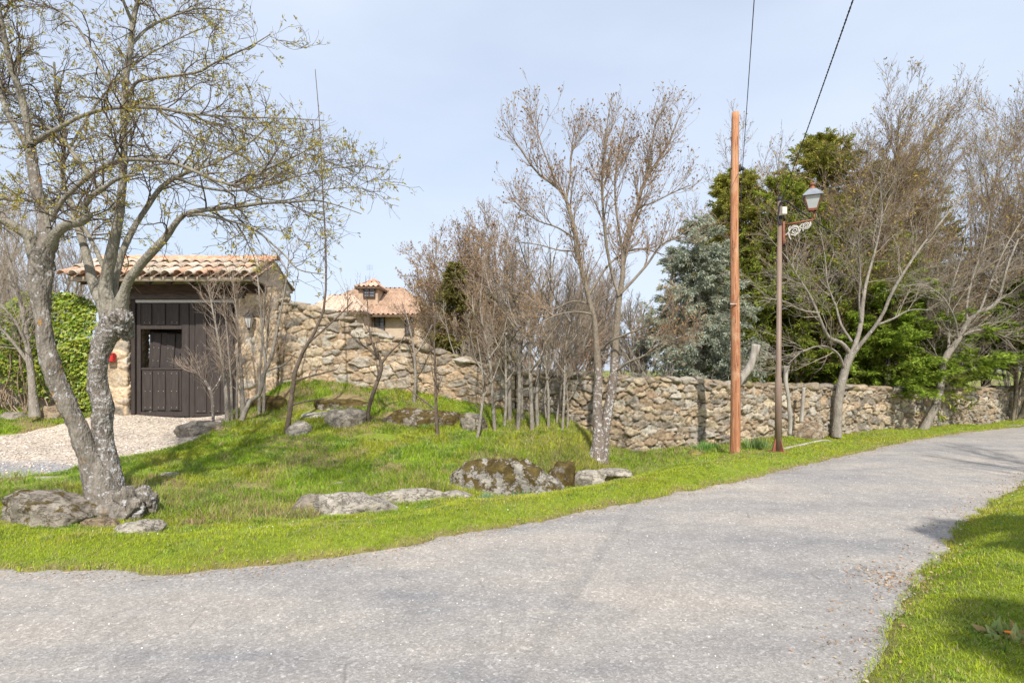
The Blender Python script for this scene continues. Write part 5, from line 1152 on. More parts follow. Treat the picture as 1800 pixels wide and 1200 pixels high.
sap([[(503, 768, 12), (510, 720, 10), (515, 680, 9), (522, 640, 8), (540, 605, 7), (558, 575, 6), (569, 545, 5), (573, 500, 4), (572, 420, 3.2), (567, 330, 2.6), (562, 220, 2), (554, 122, 1.2)], [(516, 670, 5), (550, 660, 4), (590, 650, 2)], [(540, 605, 4), (590, 560, 3), (620, 530, 2)], [(512, 712, 4), (540, 705, 3), (575, 700, 1.5)]], 10.5, 'leaning dark sapling with one very tall whip, right of the coppiced stems', 51, 'twig_near', n=(22, 55, 50), tall=.45)
sap([[(652, 754, 9), (647, 725, 8), (658, 685, 8), (670, 650, 8), (668, 632, 7), (655, 605, 4), (648, 570, 3), (646, 530, 2)], [(669, 640, 6), (685, 620, 4), (705, 600, 2.5), (720, 570, 1.5)], [(668, 632, 5), (650, 615, 4), (625, 600, 2)]], 10.9, 'thin curved sapling beside the blocky boulder', 52, 'twig_near', n=(22, 90, 90))
sap([[(728, 708, 7), (730, 660, 6), (728, 620, 5), (722, 585, 4), (712, 545, 2)], [(729, 625, 4), (745, 600, 3), (760, 570, 2)]], 12.0, 'short grey sapling close to the tall wall', 53, n=(20, 80, 80))
sap([[(770, 775, 8), (767, 735, 7), (766, 690, 6), (765, 640, 5), (763, 590, 3), (768, 540, 2)], [(766, 720, 4), (740, 700, 3), (715, 680, 2)]], 10.1, 'dark straight sapling in front of the mossy ledge', 54, 'twig_near', n=(20, 80, 80))
sap([[(836, 778, 8), (843, 750, 7), (847, 715, 6), (850, 690, 5), (846, 640, 3), (838, 590, 2)], [(848, 700, 4), (865, 670, 3), (880, 630, 2)]], 10.0, 'short leaning sapling left of the thicket', 55, n=(20, 80, 80))
sap([[(375, 742, 6), (374, 715, 6), (371, 690, 6), (360, 668, 5), (345, 655, 3), (330, 645, 2)], [(371, 690, 4), (385, 670, 3), (395, 640, 2)]], 11.2, 'small white-barked sapling in front of the right door leaf', 56, 'bark_white', 'twig_pink', n=(26, 110, 120))
GS = 'slender stems of the sapling thicket'; pos = ['leftmost stem of the sapling thicket', 'second stem from the left in the sapling thicket', 'third stem from the left in the sapling thicket', 'fourth stem from the left in the sapling thicket', 'fifth stem from the left in the sapling thicket', 'sixth stem from the left in the sapling thicket', 'middle right stem of the sapling thicket, seventh from left', 'eighth stem from the left in the sapling thicket', 'ninth stem from the left in the sapling thicket', 'third stem from the right end of the sapling thicket', 'second stem from the right end of the sapling thicket', 'rightmost stem of the sapling thicket']
for k, (px, pyb, w_px, pyt, lean) in enumerate(((870, 765, 7, 470, -25), (887, 757, 6, 500, 10), (899, 756, 8, 440, -12), (911, 757, 8, 400, -20), (918, 752, 5, 470, 12), (935, 757, 8, 430, -8), (945, 752, 7, 410, 25), (958, 754, 5, 480, 30), (966, 752, 5, 450, 0), (978, 757, 5, 500, 45), (990, 750, 5, 470, 12), (997, 772, 4, 560, 8))):
    Yk = 10.6 + (k * .37) % .9; hgt = pyb - pyt
    yb2 = CY + (HC - hz((px - CX) / FP * Yk, Yk)) / Yk * FP
    g_ = rng_(4000 + k); j = lambda a: float(g_.normal() * a)
    mx_ = [px + lean * .1 + j(2.5), px + lean * .35 + j(5), px + lean * .7 + j(6)]
    ls = [[(px + j(1), yb2 + 3, w_px * 1.2), (mx_[0], pyb - hgt * .22, w_px, .05), (mx_[1], pyb - hgt * .48, w_px * .75, .1), (mx_[2], pyb - hgt * .75, w_px * .45, .1), (px + lean + j(4), pyt, w_px * .2, .1)]]
    for q_ in range(3):
        f_ = .3 + .16 * q_ + .05 * g_.random(); sx_ = np.interp(f_, [.22, .48, .75], mx_); sg = 1 if (q_ + k) % 2 else -1; ln_ = hgt * g_.uniform(.18, .34)
        ls.append([(sx_, pyb - hgt * f_, w_px * .6, .05), (sx_ + sg * ln_ * .3, pyb - hgt * f_ - ln_ * .45, w_px * .42, .05 + j(.15)), (sx_ + sg * ln_ * .45 + j(4), pyb - hgt * f_ - ln_, w_px * .2, .05 + j(.3))])
    sap(ls, Yk, pos[k] + (', pale and bare' if k % 2 else ', grey and bare'), 60 + k, 'bark_grey', 'twig_grey' if k % 2 else 'twig_far', n=(34, 170, 260), grp=GS, tall=1.25)
# coppiced stems by the gate pillar
GC = 'coppiced stems beside the gate'; cl = [(400, 741, 8, 500, -35, 'leftmost coppiced stem in front of the door'), (408, 740, 5, 520, -15, 'thin coppiced stem second from the left'), (416, 742, 5, 530, 5, 'thin coppiced stem third from the left'), (427, 740, 9, 480, -18, 'thick dark coppiced stem under the lantern'), (455, 737, 6, 470, 15, 'straight grey coppiced stem, second from the right'), (463, 733, 6, 455, 20, 'rightmost coppiced stem, pale and straight')]
for k, (px, pyb, w_px, pyt, lean, lab) in enumerate(cl):
    hgt = pyb - pyt; sap([[(px, pyb + 4, w_px * 1.2), (px + lean * .1, pyb - hgt * .25, w_px * .9), (px + lean * .4, pyb - hgt * .55, w_px * .6), (px + lean, pyt, w_px * .2)]], 11.4 + .08 * k, lab, 80 + k, 'bark_grey', 'twig_pink', n=(30, 120, 170), grp=GC, tall=1.0)
sap([[(425, 738, 12), (440, 705, 9), (458, 690, 8), (465, 650, 8), (475, 635, 8), (485, 590, 6), (495, 540, 4), (505, 480, 2.5), (508, 440, 1.5)], [(468, 645, 7), (462, 600, 5), (458, 540, 4), (452, 480, 2.5)], [(470, 652, 4), (500, 640, 3), (520, 620, 2)]], 11.3, 'crooked lichen-grey coppiced stem bending right', 90, 'bark_grey', 'twig_far', n=(30, 110, 140), grp=GC)

# ---- dead wood and stakes by the field wall
def log(lst, Y, lab, name='dead_trunk', cat='dead trunk', mat='wood_grey', seed=1, group=None, gn=.18):
    P, Rr = limbs_px(lst, Y, 24); V, F = limb_mesh(P, Rr, 12, seed, gn, (9, 9, 4)); mb = MB(); mb.add(V, F)
    for b in range(len(P)):
        o = b * 24 * 12; mb.f.append(np.array([list(range(o + 23 * 12, o + 24 * 12))])); mb.f.append(np.array([list(range(o, o + 12))[::-1]]))
    return tag(build(name, mb.V(), mb.F(), M[mat], loc=tuple(P[0, 0])), lab, cat, group)
log([[(1290, 685, 16), (1304, 664, 15), (1318, 645, 15), (1324, 625, 13), (1327, 605, 12)], [(1322, 632, 9), (1330, 618, 9), (1334, 606, 7)]], 12.2, 'grey dead trunk leaning over the wall right of the wooden pole', seed=3)
log([[(1388, 765, 8), (1389, 740, 8), (1386, 700, 7), (1381, 670, 8), (1382, 648, 9), (1383, 643, 12)]], 12.35, 'grey stake with a knobbed top right beside the lamp post', 'fence_post', 'post', seed=4, group='old stakes leaning on the wall')
log([[(1408, 742, 8), (1411, 710, 7), (1413, 681, 7)]], 12.6, 'shorter plain grey stake against the wall, right of the knobbed one', 'fence_post', 'post', seed=5, group='old stakes leaning on the wall')
P_ = [np.array([x, y, hz(x, y) + .03]) for x, y in ((5.35, 11.2), (5.9, 11.55), (6.6, 12.05), (7.2, 12.6))]; mb = MB(); mb.tube(resample(np.array(P_), 20), np.linspace(.028, .018, 20), 8)
tag(build('fallen_branch', mb.V(), mb.F(), M['wood_grey'], loc=P_[0]), 'long pale fallen branch lying on the verge right of the lamp post', 'branch')

# ---- evergreens
def fol_cards(C, D, ln, wd, g, cols, spread=.5, var=.22, flat=0.):
    n = len(C); D = D + g.normal(size=D.shape) * spread; D[:, 2] *= (1 - flat); D = norm(D); r = g.normal(size=D.shape); r[:, :2] *= (1 - flat * .5); q = norm(np.cross(D, r + np.array([0, 0, flat * 2.])))
    s = (ln * g.uniform(.6, 1.3, n))[:, None]; w_ = (wd * g.uniform(.7, 1.2, n))[:, None]; dr = np.array([0, 0, -.12]) * s
    V = np.stack([C, C + D * s * .4 + q * w_ / 2, C + D * s + dr, C + D * s * .4 - q * w_ / 2], 1).reshape(-1, 3)
    return V, np.arange(n * 4).reshape(n, 4), palcol(g, n, cols, var)
def conifer(px, py_top, Y, half_px, label, cols, seed, n_br=150, shape=.9, z_lo=.0, droop=.25, ncards=42000, ln=.13, wd=.05, name='conifer', layered=0., lean=(0, 0), nsub=9, base=None, H_=None, rad=None, group=None, up0=.1, rag=.35, cs=.5):
    g = rng_(seed); b = np.array(base if base else gb(px, Y), float); H0 = H_ if H_ else gh(px, py_top, Y); Rm = rad if rad else half_px / FP * Y
    t = thing(name, b, label, 'conifer', group); zz = np.linspace(0, H0, 14); TP = np.stack([b[0] + lean[0] * zz, b[1] + lean[1] * zz, b[2] + zz - .05], 1)
    mb = MB(); mb.tube(TP, np.linspace(.13, .015, 14), 9); part('trunk', mb, M['bark_grey'], t)
    f = z_lo + (1 - z_lo) * g.uniform(0, 1, n_br) ** .9; a = g.uniform(0, 2 * np.pi, n_br); L = Rm * (1 - f) ** shape * g.uniform(1 - rag, 1.1, n_br) + .08
    S = np.stack([np.interp(f * H0, zz, TP[:, k]) for k in range(3)], 1); D = np.stack([np.cos(a), np.sin(a), up0 + .5 * f ** 2], 1); D = norm(D)
    n = 8; Pb = [S]; d = D.copy()
    for i in range(n):
        d = d + g.normal(size=d.shape) * .05; d[:, 2] += (-droop if i < n * .6 else droop * .9) * .35; d = norm(d); Pb.append(Pb[-1] + d * (L / n)[:, None])
    Pb = np.stack(Pb, 1); Rb = .014 * np.linspace(1, .3, n + 1)[None] * (L / Rm)[:, None] ** .5 + .003
    Qs, Rs = spawn(Pb, Rb, n_br * nsub, .15, 1., (.18, .42), (.5, 1.1), .6, .006, 5, .08, -.03, g, rmin=.003, lf=.5)
    if layered: Qs[:, :, 2] = Qs[:, :1, 2] + (Qs[:, :, 2] - Qs[:, :1, 2]) * (1 - layered)
    br = MB(); v, ff = tubes(Pb, Rb, 4); br.add(v, ff); v, ff = tubes(Qs, Rs, 3); br.add(v, ff); crown = part('branches', br, M['twig_near'], t)
    allP = np.concatenate([Qs[:, 1:].reshape(-1, 3), Pb[:, 3:].reshape(-1, 3)]); allD = np.concatenate([np.repeat(norm(Qs[:, -1] - Qs[:, 0]), Qs.shape[1] - 1, 0), np.repeat(norm(Pb[:, -1] - Pb[:, 3]), n - 2, 0)])
    i = g.integers(len(allP), size=ncards); j = allP[i] + g.normal(size=(ncards, 3)) * np.array([.04, .04, .02])
    v, ff, c = fol_cards(j, allD[i], ln, wd, g, cols, cs, .25, layered * .7)
    tint = 1 + .3 * fbm(v * 1.3, seed, 3)[:, None]; mb = MB(); mb.add(v, ff, c * tint); part('foliage', mb, M['needle'], t)
    return t
BLUE = [(.36, .42, .33), (.44, .49, .38), (.28, .31, .22), (.5, .54, .44), (.32, .27, .18)]; YG = [(.27, .29, .045), (.35, .34, .06), (.19, .21, .035), (.36, .29, .08)]; DG = [(.22, .27, .035), (.29, .34, .045), (.15, .19, .025), (.33, .34, .06)]; OL = [(.2, .18, .05), (.16, .15, .04), (.25, .2, .07)]
conifer(1228, 375, 15.8, 128, 'blue-grey spruce behind the wooden pole', BLUE, 700, n_br=190, ncards=110000, ln=.09, wd=.03, shape=.62, name='blue_spruce', droop=.3, rag=.25)
GE = 'dark evergreens behind the low wall'
conifer(1296, 300, 18.5, 120, 'yellow-green narrow evergreen top just right of the wooden pole', YG, 701, n_br=250, ncards=30000+90000, ln=.12, wd=.034, shape=.5, group=GE, up0=.75, cs=.35, name='cypress')
conifer(1445, 245, 19, 170, 'tallest yellow-green evergreen, rising behind the street lantern', YG, 702, n_br=290, ncards=30000+125000, ln=.12, wd=.034, shape=.5, group=GE, up0=.75, cs=.35, name='cypress')
conifer(1372, 315, 17.6, 160, 'dark green evergreen directly behind the lamp post', DG, 703, n_br=270, ncards=100000, ln=.12, wd=.034, shape=.6, group=GE, up0=.5, cs=.4, name='cypress')
conifer(1562, 290, 19.5, 165, 'yellow-green evergreen tucked among the tall bare trees', YG, 704, n_br=270, ncards=30000+100000, ln=.12, wd=.034, shape=.5, group=GE, up0=.75, cs=.35, name='cypress')
conifer(1495, 370, 17.2, 165, 'deep green evergreen behind the low forking tree', DG, 705, n_br=270, ncards=100000, ln=.12, wd=.034, shape=.5, group=GE, up0=.5, cs=.4, name='cypress')
conifer(1560, 520, 16.2, 185, 'low layered bright green evergreen leaning over the wall', [(.25, .34, .04), (.32, .41, .055), (.17, .25, .03)], 706, n_br=130, ncards=125000, ln=.12, wd=.0345, shape=.35, droop=.12, layered=.55, group=GE, up0=.3, name='yew', z_lo=.2)
conifer(1735, 522, 18.6, 170, 'wide layered evergreen behind the leaning tree', [(.24, .33, .04), (.31, .4, .055), (.16, .24, .03)], 707, n_br=230, ncards=150000, ln=.12, wd=.0345, shape=.4, droop=.12, layered=.55, group=GE, up0=.3, name='yew', z_lo=.36)
conifer(800, 465, 17.0, 45, 'narrow olive evergreen to the right of the house', OL, 708, n_br=90, ncards=16000, ln=.14, wd=.05, shape=.55, name='cypress', up0=.4)
conifer(852, 520, 18.5, 60, 'dull olive evergreen half hidden behind the thicket', OL, 709, n_br=90, ncards=16000, ln=.14, wd=.05, shape=.5, name='cypress', up0=.4)

# ---- shrub masses: dry brown bush above the wall, road-bend bush
def bush(px, Y, w_px, h_px, label, twig, seed, n1=60, n3=3500, budn=0, bc=None, name='bare_shrub', spread=.9, stems=9):
    b = gb(px, Y); return gen_tree(b, h_px / FP * Y, stems, spread, seed, label, M['bark_grey'], M[twig], r0=.03, n1=n1, n2=n3 // 6, n3=n3, clump=w_px / FP * Y * .35, budn=budn, budcol=bc, cat='shrub', name=name, thick=1., t0=.05, bud=(.05, .035))
bush(1000, 13.6, 120, 160, 'bare shrub with a few dry orange leaves behind the wall', 'twig_far', 801, budn=900, bc=[(.5, .22, .1), (.42, .2, .1)])
bush(930, 14.2, 120, 170, 'tangled brown bare shrub behind the thicket', 'twig_far', 802)
bush(860, 13.8, 110, 150, 'pale tangled bare shrub behind the junction of the two walls', 'twig_grey', 803)
bush(1785, 20, 60, 110, 'reddish bare bush at the road bend', 'twig_pink', 804)
bush(1090, 14.2, 90, 130, 'grey bare shrub behind the wall right of the white-patched trunks', 'twig_grey', 805)
bush(1190, 13.6, 110, 150, 'tangled bare shrub in front of the blue spruce', 'twig_grey', 806, n3=2600)

# ---- ivy
g = rng_(900); iv = thing('ivy', (-10.3, 12.5, hz(-10.3, 12.5)), 'glossy yellow-green ivy mass covering the wall left of the gate', 'ivy')
nl = 26000; u = g.uniform(-16, -9.15, nl); hmax = np.interp(u, [-16, -11.6, -11, -10.4, -9.7, -9.15], [2.75, 2.7, 3.2, 3.35, 3.3, 3.0]) + fb2(u, u * 0, 1.5, 3, 3) * .15
base_z = height(u, u * 0 + 12.5); lo_ = np.interp(u, [-16, -11.7, -11.0, -10.3, -9.2], [1.2, 1.0, .55, .3, .15]) + fb2(u, u * 0 + 3, 2.5, 5, 3) * .35
vv = g.uniform(0, 1, nl) ** .85; z = base_z + lo_ + (hmax - base_z - lo_) * vv; bul = .42 * np.sin(np.clip(vv, 0.05, 1) * np.pi * .8 + .25) + .16 * fb2(u, z, 2.2, 7, 3)
y = 12.72 - bul * g.uniform(.55, 1.05, nl) ** .5; C = np.stack([u, y, z], 1)
dens = fb2(u, z, 1.9, 33, 3); keep = dens + g.uniform(-.3, .5, nl) > -.12; keep |= u > -11; C = C[keep]; nl = len(C)
D = norm(np.stack([g.normal(size=nl) * .7, -.5 + g.normal(size=nl) * .3, -.8 + g.normal(size=nl) * .5], 1)); q = norm(np.cross(D, np.array([0, -1, .5]) + g.normal(size=(nl, 3)) * .5)); s = g.uniform(.05, .095, nl)[:, None]; nn = norm(np.cross(q, D))
V = np.stack([C, C + D * s * .35 + q * s * .5, C + D * s * 1.05 + nn * s * .12, C + D * s * .35 - q * s * .5], 1).reshape(-1, 3)
mb = MB(); mb.add(V, np.arange(nl * 4).reshape(nl, 4), palcol(g, nl, [(.3, .37, .035), (.22, .31, .03), (.38, .42, .05), (.13, .22, .025), (.34, .36, .06)], .25)); part('leaves', mb, M['leaf'], iv, False)
S = np.stack([g.uniform(-15, -9.4, 60), np.full(60, 12.55), np.zeros(60)], 1); S[:, 2] = height(S[:, 0], S[:, 1]) - .02
Q = walk(S, norm(np.stack([g.normal(size=60) * .4, g.normal(size=60) * .08, np.ones(60)], 1)), g.uniform(1.2, 2.2, 60), 9, .14, .05, g); RR = g.uniform(.008, .02, 60)[:, None] * np.linspace(1, .4, 10)[None]; v, f = tubes(Q, RR, 6)
Q2_, R2_ = spawn(Q, RR, 420, .1, 1, (.2, .7), (.4, 1.1), .6, .006, 5, .14, .0, g, rel=False, rmin=.003); v2, f2 = tubes(Q2_, R2_, 3); mb = MB(); mb.add(v, f); mb.add(v2, f2); part('stems', mb, M['twig_far'], iv)

# ---- off-frame trees on the right that throw shade on the verge and lane
gen_tree((8.9, 3.0, hz(8.9, 3.0)), 8, 3, .3, 950, 'bare roadside tree outside the right of the frame shading the lane', M['bark_grey'], M['twig_far'], r0=.12, n1=60, n2=500, n3=1800, thick=1.3)
conifer(0, 0, 0, 0, 'evergreen outside the right of the frame shading the near verge', DG, 951, n_br=130, ncards=30000, ln=.2, wd=.1, shape=.5, base=(5.3, -.5, 0.), H_=6.6, rad=1.6, name='cypress', z_lo=.2, rag=.5)

conifer(0, 0, 0, 0, 'taller evergreen outside the right of the frame, behind the viewpoint', DG, 952, n_br=130, ncards=30000, ln=.2, wd=.1, shape=.5, base=(3.75, -2.2, 0.), H_=6.0, rad=1.6, name='cypress', z_lo=.25, rag=.6)
# ================================================================= grass
def grass_pts(n, x0, x1, y0, y1, g): return g.uniform(x0, x1, n), g.uniform(y0, y1, n)
g = rng_(1000)
xs = []; ys = []
for (n, x0, x1, y0, y1) in ((190000, -6.2, 3.5, 4.4, 7.6), (210000, -6.5, 3.0, 7.6, 13), (100000, 1.5, 9, 6.8, 13.8), (60000, 8, 19, 11, 19.5), (190000, 1.5, 6.2, 2.4, 7), (30000, 5.5, 16, 6, 14), (26000, -14, -8.8, 10.5, 12.9), (36000, -9.5, -5.5, 4.8, 8.3)):
    a, b = grass_pts(n, x0, x1, y0, y1, g); xs.append(a); ys.append(b)
x = np.concatenate(xs); y = np.concatenate(ys)
inv = (np.abs(x / y) < 1.02); x, y = x[inv], y[inv]
dr = sdist(x, y, ROAD) + fb2(x, y, 2.2, 3, 4) * .12 + fb2(x, y, 7, 44, 3) * .09; dd = sdist(x, y, DRIVE) + fb2(x, y, 2.2, 4, 4) * .14
wallY = np.interp(x, [-5.3, -1, 0, 2.4, 4.7, 6.2, 8.3, 11, 14, 17], [12.75, 12.4, 12.25, 12.1, 12.3, 12.9, 13.9, 15.2, 16.9, 18.8]); wallY = np.where(x < -5.3, 12.85, wallY)
pm = fb2(x, y, .9, 21, 4) + .5 * fb2(x, y, 3.5, 22, 3)
bare = smooth(.08, .34, pm) * smooth(.9, 1.6, dr)
keep = (dr > -.035 + .05 * g.random(len(x)) + .12 * (g.random(len(x)) < .45)) & (dd > -.02) & (y < wallY) & (g.random(len(x)) > bare * .55)
for (rx, ry, a, b, rz_) in ROCKS: keep &= (((x - rx) / (a * .74)) ** 2 + ((y - ry) / (b * .74)) ** 2) > 1
x, y, dr, pm = x[keep], y[keep], dr[keep], pm[keep]; n = len(x); z = height(x, y) + .015
verge = 1 - smooth(1.0, 2.0, dr)                        # 1 on the short verge
right = (y < np.interp(x, [1, 3.3, 9, 20], [4, 7.2, 11.4, 17])) * 1.
tuft = np.clip(.5 + fb2(x, y, 3.2, 51, 3) * 1.1, 0, 1.2)
ditch = np.exp(-((dr - 2.35) / .5) ** 2) * (x < 1.5)
hgt = (.018 + .022 * g.random(n)) * verge + (1 - verge) * (.035 + .075 * tuft) * g.uniform(.6, 1.2, n) + ditch * .05 * g.random(n)
hgt = np.where(right > 0, .012 + .022 * g.random(n), hgt)
far = np.clip(y / 7, .8, 2.2); wd = .0055 * far * g.uniform(.7, 1.3, n) * (1 + .5 * (fb2(x, y, 5.5, 71, 3) > .3)); lean_ = g.uniform(.3, 1.3, n); a = g.uniform(0, 2 * np.pi, n)
D = np.stack([np.cos(a), np.sin(a), 0 * a], 1); q = np.stack([-np.sin(a), np.cos(a), 0 * a], 1); B0 = np.stack([x, y, z], 1)
up_ = np.array([0, 0, 1.])
V = np.stack([B0 - q * (wd / 2)[:, None], B0 + q * (wd / 2)[:, None],
              B0 + q * (wd * .38)[:, None] + D * (hgt * lean_ * .3)[:, None] + up_ * (hgt * .6)[:, None], B0 - q * (wd * .38)[:, None] + D * (hgt * lean_ * .3)[:, None] + up_ * (hgt * .6)[:, None],
              B0 + D * (hgt * lean_)[:, None] + up_ * (hgt * .98)[:, None]], 1).reshape(-1, 3)
i = np.arange(n)[:, None] * 5; Q = i + np.array([[0, 1, 2, 3]]); T = i + np.array([[3, 2, 4]])
gv = np.array([.37, .44, .025]); gm = np.array([.30, .44, .03]); gy_ = np.array([.47, .43, .04]); dry = np.array([.46, .36, .19]); bl = np.array([.17, .27, .1])
k1 = verge[:, None]; c = gv * k1 + gm * (1 - k1); k2 = smooth(-.1, .35, fb2(x, y, 1.3, 61, 3))[:, None] * .55; c = c * (1 - k2) + gy_ * k2
k2 = smooth(.05, .35, fb2(x, y, 2.1, 62, 3))[:, None] * .5; c = c * (1 - k2) + np.array([.12, .24, .02]) * k2
k4 = smooth(.15, .4, fb2(x, y, 4.1, 65, 3))[:, None] * .4; c = c * (1 - k4) + bl * k4
pd = np.clip(.03 + ditch * .26 + smooth(.02, .3, pm) * .28, 0, .7); isd = g.random(n) < pd; c[isd] = dry * g.uniform(.6, 1.1, (isd.sum(), 1)); 
wd_ = smooth(.28, .42, fb2(x, y, 5.5, 71, 3)); c = c * (1 - .5 * wd_[:, None]) + np.array([.13, .27, .05]) * (.5 * wd_[:, None])
st_ = (g.random(n) < .10); c[st_] = np.array([.5, .43, .2]) * g.uniform(.7, 1.1, (st_.sum(), 1)); c *= g.uniform(.65, 1.3, (n, 1))
grass = build('grass', V, [Q, T], M['grass'], col=np.repeat(c, 5, 0), smoothsh=False); tag(grass, 'bright green spring grass on the verge and bank', 'grass', kind='stuff')
# longer dry stalks near thicket and ditch
ns = 9000; sx = np.concatenate([g.normal(-2.6, .8, ns // 3), g.normal(.9, .9, ns // 3), g.normal(2.6, 1.4, ns // 3)]); sy = np.concatenate([g.normal(6.7, .35, ns // 3), g.normal(9.6, .9, ns // 3), g.normal(11.2, .5, ns // 3)])
ddr = sdist(sx, sy, ROAD); wy = np.interp(sx, [-5.3, 0, 2.4, 4.7, 6.2], [12.75, 12.2, 12.0, 12.2, 12.8]); ok = (ddr > 1.7) & (sy < wy)
for (rx, ry, a, b, rz_) in ROCKS: ok &= (((sx - rx) / (a * .95)) ** 2 + ((sy - ry) / (b * .95)) ** 2) > 1
sx, sy = sx[ok], sy[ok]; C = np.stack([sx, sy, height(sx, sy)], 1); Dd = np.tile(np.array([0, 0, 1.]), (len(sx), 1)); v, f = blades_cloud(C, Dd, .17, .006, g, .45)
mb = MB(); mb.add(v, f, palcol(g, len(sx), [(.5, .4, .22), (.4, .28, .15), (.3, .32, .08), (.25, .18, .1)])); tag(build('dry_grass', mb.V(), mb.F(), M['drygrass'], col=mb.C(), smoothsh=False), 'straw-coloured dry stalks along the ditch and thicket', 'dry grass', kind='stuff')
# bluish tufts by the boulder, leaf litter on the lane edge, daisies, pebbles
def ground_bits(name, pts, size, cols, label, cat, seed, mat='drygrass', lift=.012, flat=1.):
    g = rng_(seed); n = len(pts); zz = np.where(sdist(pts[:, 0], pts[:, 1], ROAD) > 0, height(pts[:, 0], pts[:, 1]) + .03, .0) + lift
    C = np.c_[pts, zz]; a = g.uniform(0, 2 * np.pi, n); D = np.stack([np.cos(a), np.sin(a), g.normal(size=n) * .25 / flat], 1); v, f = blades_cloud(C, D, size, size * .5, g, .1)
    mb = MB(); mb.add(v, f, palcol(g, n, cols)); return tag(build(name, mb.V(), mb.F(), M[mat], col=mb.C(), smoothsh=False), label, cat, kind='stuff')
g = rng_(1200); t_ = g.uniform(0, 1, 1500); re = resample(np.array(ROAD_R[2:10][::-1], float), 60); ii_ = (t_ * 59).astype(int); pts = re[ii_] + np.stack([g.normal(-.05, .14, 1500), g.normal(.05, .14, 1500)], 1)
p2 = np.stack([g.normal(2.9, .16, 260), g.normal(4.35, .2, 260)], 1); pts = np.vstack([pts, p2])
ground_bits('leaf_litter', pts, .026, [(.45, .27, .16), (.55, .36, .22), (.3, .2, .12), (.5, .42, .3)], 'dry brown leaves and twigs strewn along the lane edge', 'leaf litter', 1201)
pts = np.stack([g.uniform(-4, 9, 900), g.uniform(5, 13, 900)], 1); dk = sdist(pts[:, 0], pts[:, 1], ROAD); pts = pts[(dk > .15) & (dk < 1.6)]
ground_bits('daisies', pts, .016, [(.8, .8, .78)], 'tiny white daisies dotted through the verge', 'flowers', 1202, lift=.04)
re = resample(np.array(ROAD_L[1:13], float), 200); ii_ = g.integers(200, size=4200); pts = re[ii_] + np.stack([g.normal(.02, .06, 4200), g.normal(-.04, .1, 4200)], 1)
ground_bits('straw_bits', pts, .022, [(.5, .36, .24), (.42, .3, .2), (.35, .27, .18)], 'straw and grit along the far edge of the lane', 'straw', 1203, lift=.005)
# loose grit on the asphalt and driveway pebbles
def pebbles(name, pts, zf, r, cols, label, seed):
    g = rng_(seed); V0, F0 = ICO[1]; n = len(pts); s = r * g.uniform(.5, 1.5, n); z = zf(pts[:, 0], pts[:, 1]); V = V0[None] * (s[:, None] * np.array([1, .8, .6]) [None] * g.uniform(.7, 1.3, (n, 3)))[:, None, :] + np.c_[pts, z][:, None, :]
    F = (F0[None] + (np.arange(n) * len(V0))[:, None, None]).reshape(-1, 3); mb = MB(); mb.add(V.reshape(-1, 3), F, palcol(g, n, cols, .2, len(V0))); return tag(build(name, mb.V(), mb.F(), M['stone'], col=mb.C()), label, 'gravel', kind='stuff')
n = 5000; pts = np.stack([g.uniform(-12, -5.8, n), g.uniform(6.8, 12.8, n)], 1); pts = pts[sdist(pts[:, 0], pts[:, 1], DRIVE) < -.02]
pebbles('gravel', pts, lambda a, b: height(a, b) - .008, .014, [(.6, .5, .42), (.7, .64, .58), (.45, .36, .3)], 'loose pale gravel stones on the driveway', 1300)
n = 3500; pts = np.stack([g.uniform(-5, 7, n), g.uniform(2.7, 9, n)], 1); pts = pts[sdist(pts[:, 0], pts[:, 1], ROAD) < -.05]; pts = pts[np.abs(pts[:, 0] / pts[:, 1]) < 1]
pebbles('road_grit', pts, lambda a, b: a * 0 + .001, .0045, [(.6, .58, .56), (.75, .72, .68), (.2, .2, .2)], 'loose pale grit scattered over the asphalt', 1301)
# small plants: coarse bluish tufts, marigold
def tuft(px, py, Y, n, ln, cols, label, name, cat, seed, wd=.02, group=None, spread=.8):
    g = rng_(seed); a = at(px, py, Y); b = np.array([a[0], a[1], hz(a[0], a[1])]); rad = ln * 1.1
    t = thing(name, b, label, cat, group); C = b + np.stack([g.normal(size=n) * rad * .5, g.normal(size=n) * rad * .35, 0 * g.random(n)], 1); C[:, 2] = height(C[:, 0], C[:, 1])
    D = norm(np.stack([g.normal(size=n) * spread, g.normal(size=n) * spread, np.ones(n)], 1)); v, f = blades_cloud(C, D, ln, wd, g, .2)
    mb = MB(); mb.add(v, f, palcol(g, n, cols)); part('leaves', mb, M['leaf'], t, False)
    return t, b
BT = [(.2, .32, .17), (.28, .38, .24), (.14, .25, .1)]
tuft(922, 862, 7.6, 260, .13, BT, 'blue-green leafy tuft at the foot of the domed mossy boulder', 'plant_tuft', 'plant', 1400, .016, 'leafy tufts')
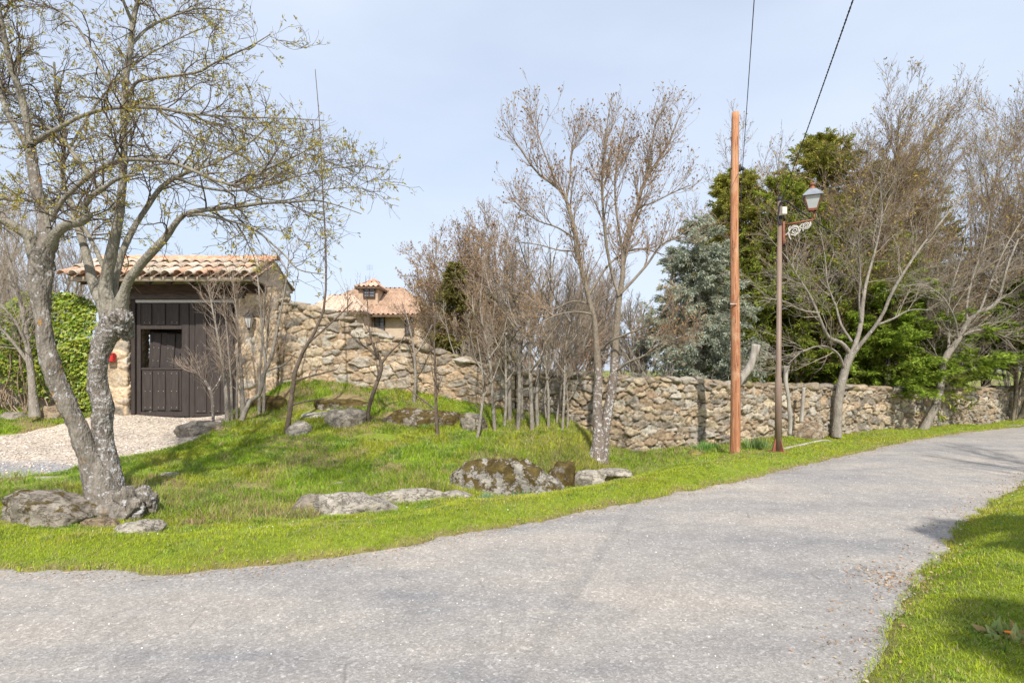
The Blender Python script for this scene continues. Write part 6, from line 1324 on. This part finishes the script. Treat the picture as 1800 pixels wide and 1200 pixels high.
tuft(975, 848, 8.0, 180, .12, BT, 'small blue-green tuft right of the domed mossy boulder', 'plant_tuft', 'plant', 1401, .014, 'leafy tufts')
tuft(855, 868, 7.3, 150, .1, BT, 'low green tuft left of the foot of the domed mossy boulder', 'plant_tuft', 'plant', 1402, .014, 'leafy tufts')
tuft(520, 915, 6.5, 420, .15, [(.2, .28, .06), (.4, .3, .16), (.15, .22, .04)], 'coarse dark tuft in the ditch left of the rounded boulder', 'plant_tuft', 'plant', 1403, .012, 'leafy tufts')
tuft(340, 930, 6.1, 320, .12, [(.42, .33, .2), (.3, .3, .08), (.4, .26, .16)], 'straw-coloured tuft in the ditch right of the big tree', 'plant_tuft', 'plant', 1404, .01, 'leafy tufts')
tuft(1240, 786, 11.4, 260, .22, [(.13, .3, .05), (.18, .36, .08)], 'tall deep green grass tuft at the wall foot left of the pole', 'plant_tuft', 'plant', 1405, .014, 'leafy tufts', .35)
tuft(1330, 785, 11.5, 260, .25, [(.18, .3, .08), (.25, .34, .12)], 'tall green tuft at the wall foot between the pole and the lamp post', 'plant_tuft', 'plant', 1406, .014, 'leafy tufts', .35)
t, b = tuft(1785, 1150, 3.2, 110, .10, [(.3, .4, .1), (.4, .46, .16), (.5, .36, .16)], 'marigold with broad leaves and one orange flower at lower right', 'marigold', 'plant', 1407, .04)
g = rng_(1408); fc = at(1772, 1112, 3.02); mb = MB()
for k in range(16):
    a = k / 16 * 2 * math.pi; e = np.array([math.cos(a) * .022, math.sin(a) * .016, .008]); q = np.array([-math.sin(a), math.cos(a), 0]) * .006
    mb.add(np.array([fc, fc + e * .6 + q, fc + e, fc + e * .6 - q]), np.array([[0, 1, 2, 3]]))
V0, F0 = ICO[1]; mb.add(V0 * .006 + fc + [0, 0, .004], F0); part('flower', mb, M['petal'], t)
mb = MB(); mb.tube([[fc[0] + .02, fc[1] + .05, b[2]], fc], .003, 5); part('stem', mb, M['leaf'] if False else plain_mat('green_stem', (.1, .2, .03), (.16, .26, .05), 9, .6, 0), t)
# the dome behind the ground: nothing more; sky comes from the world
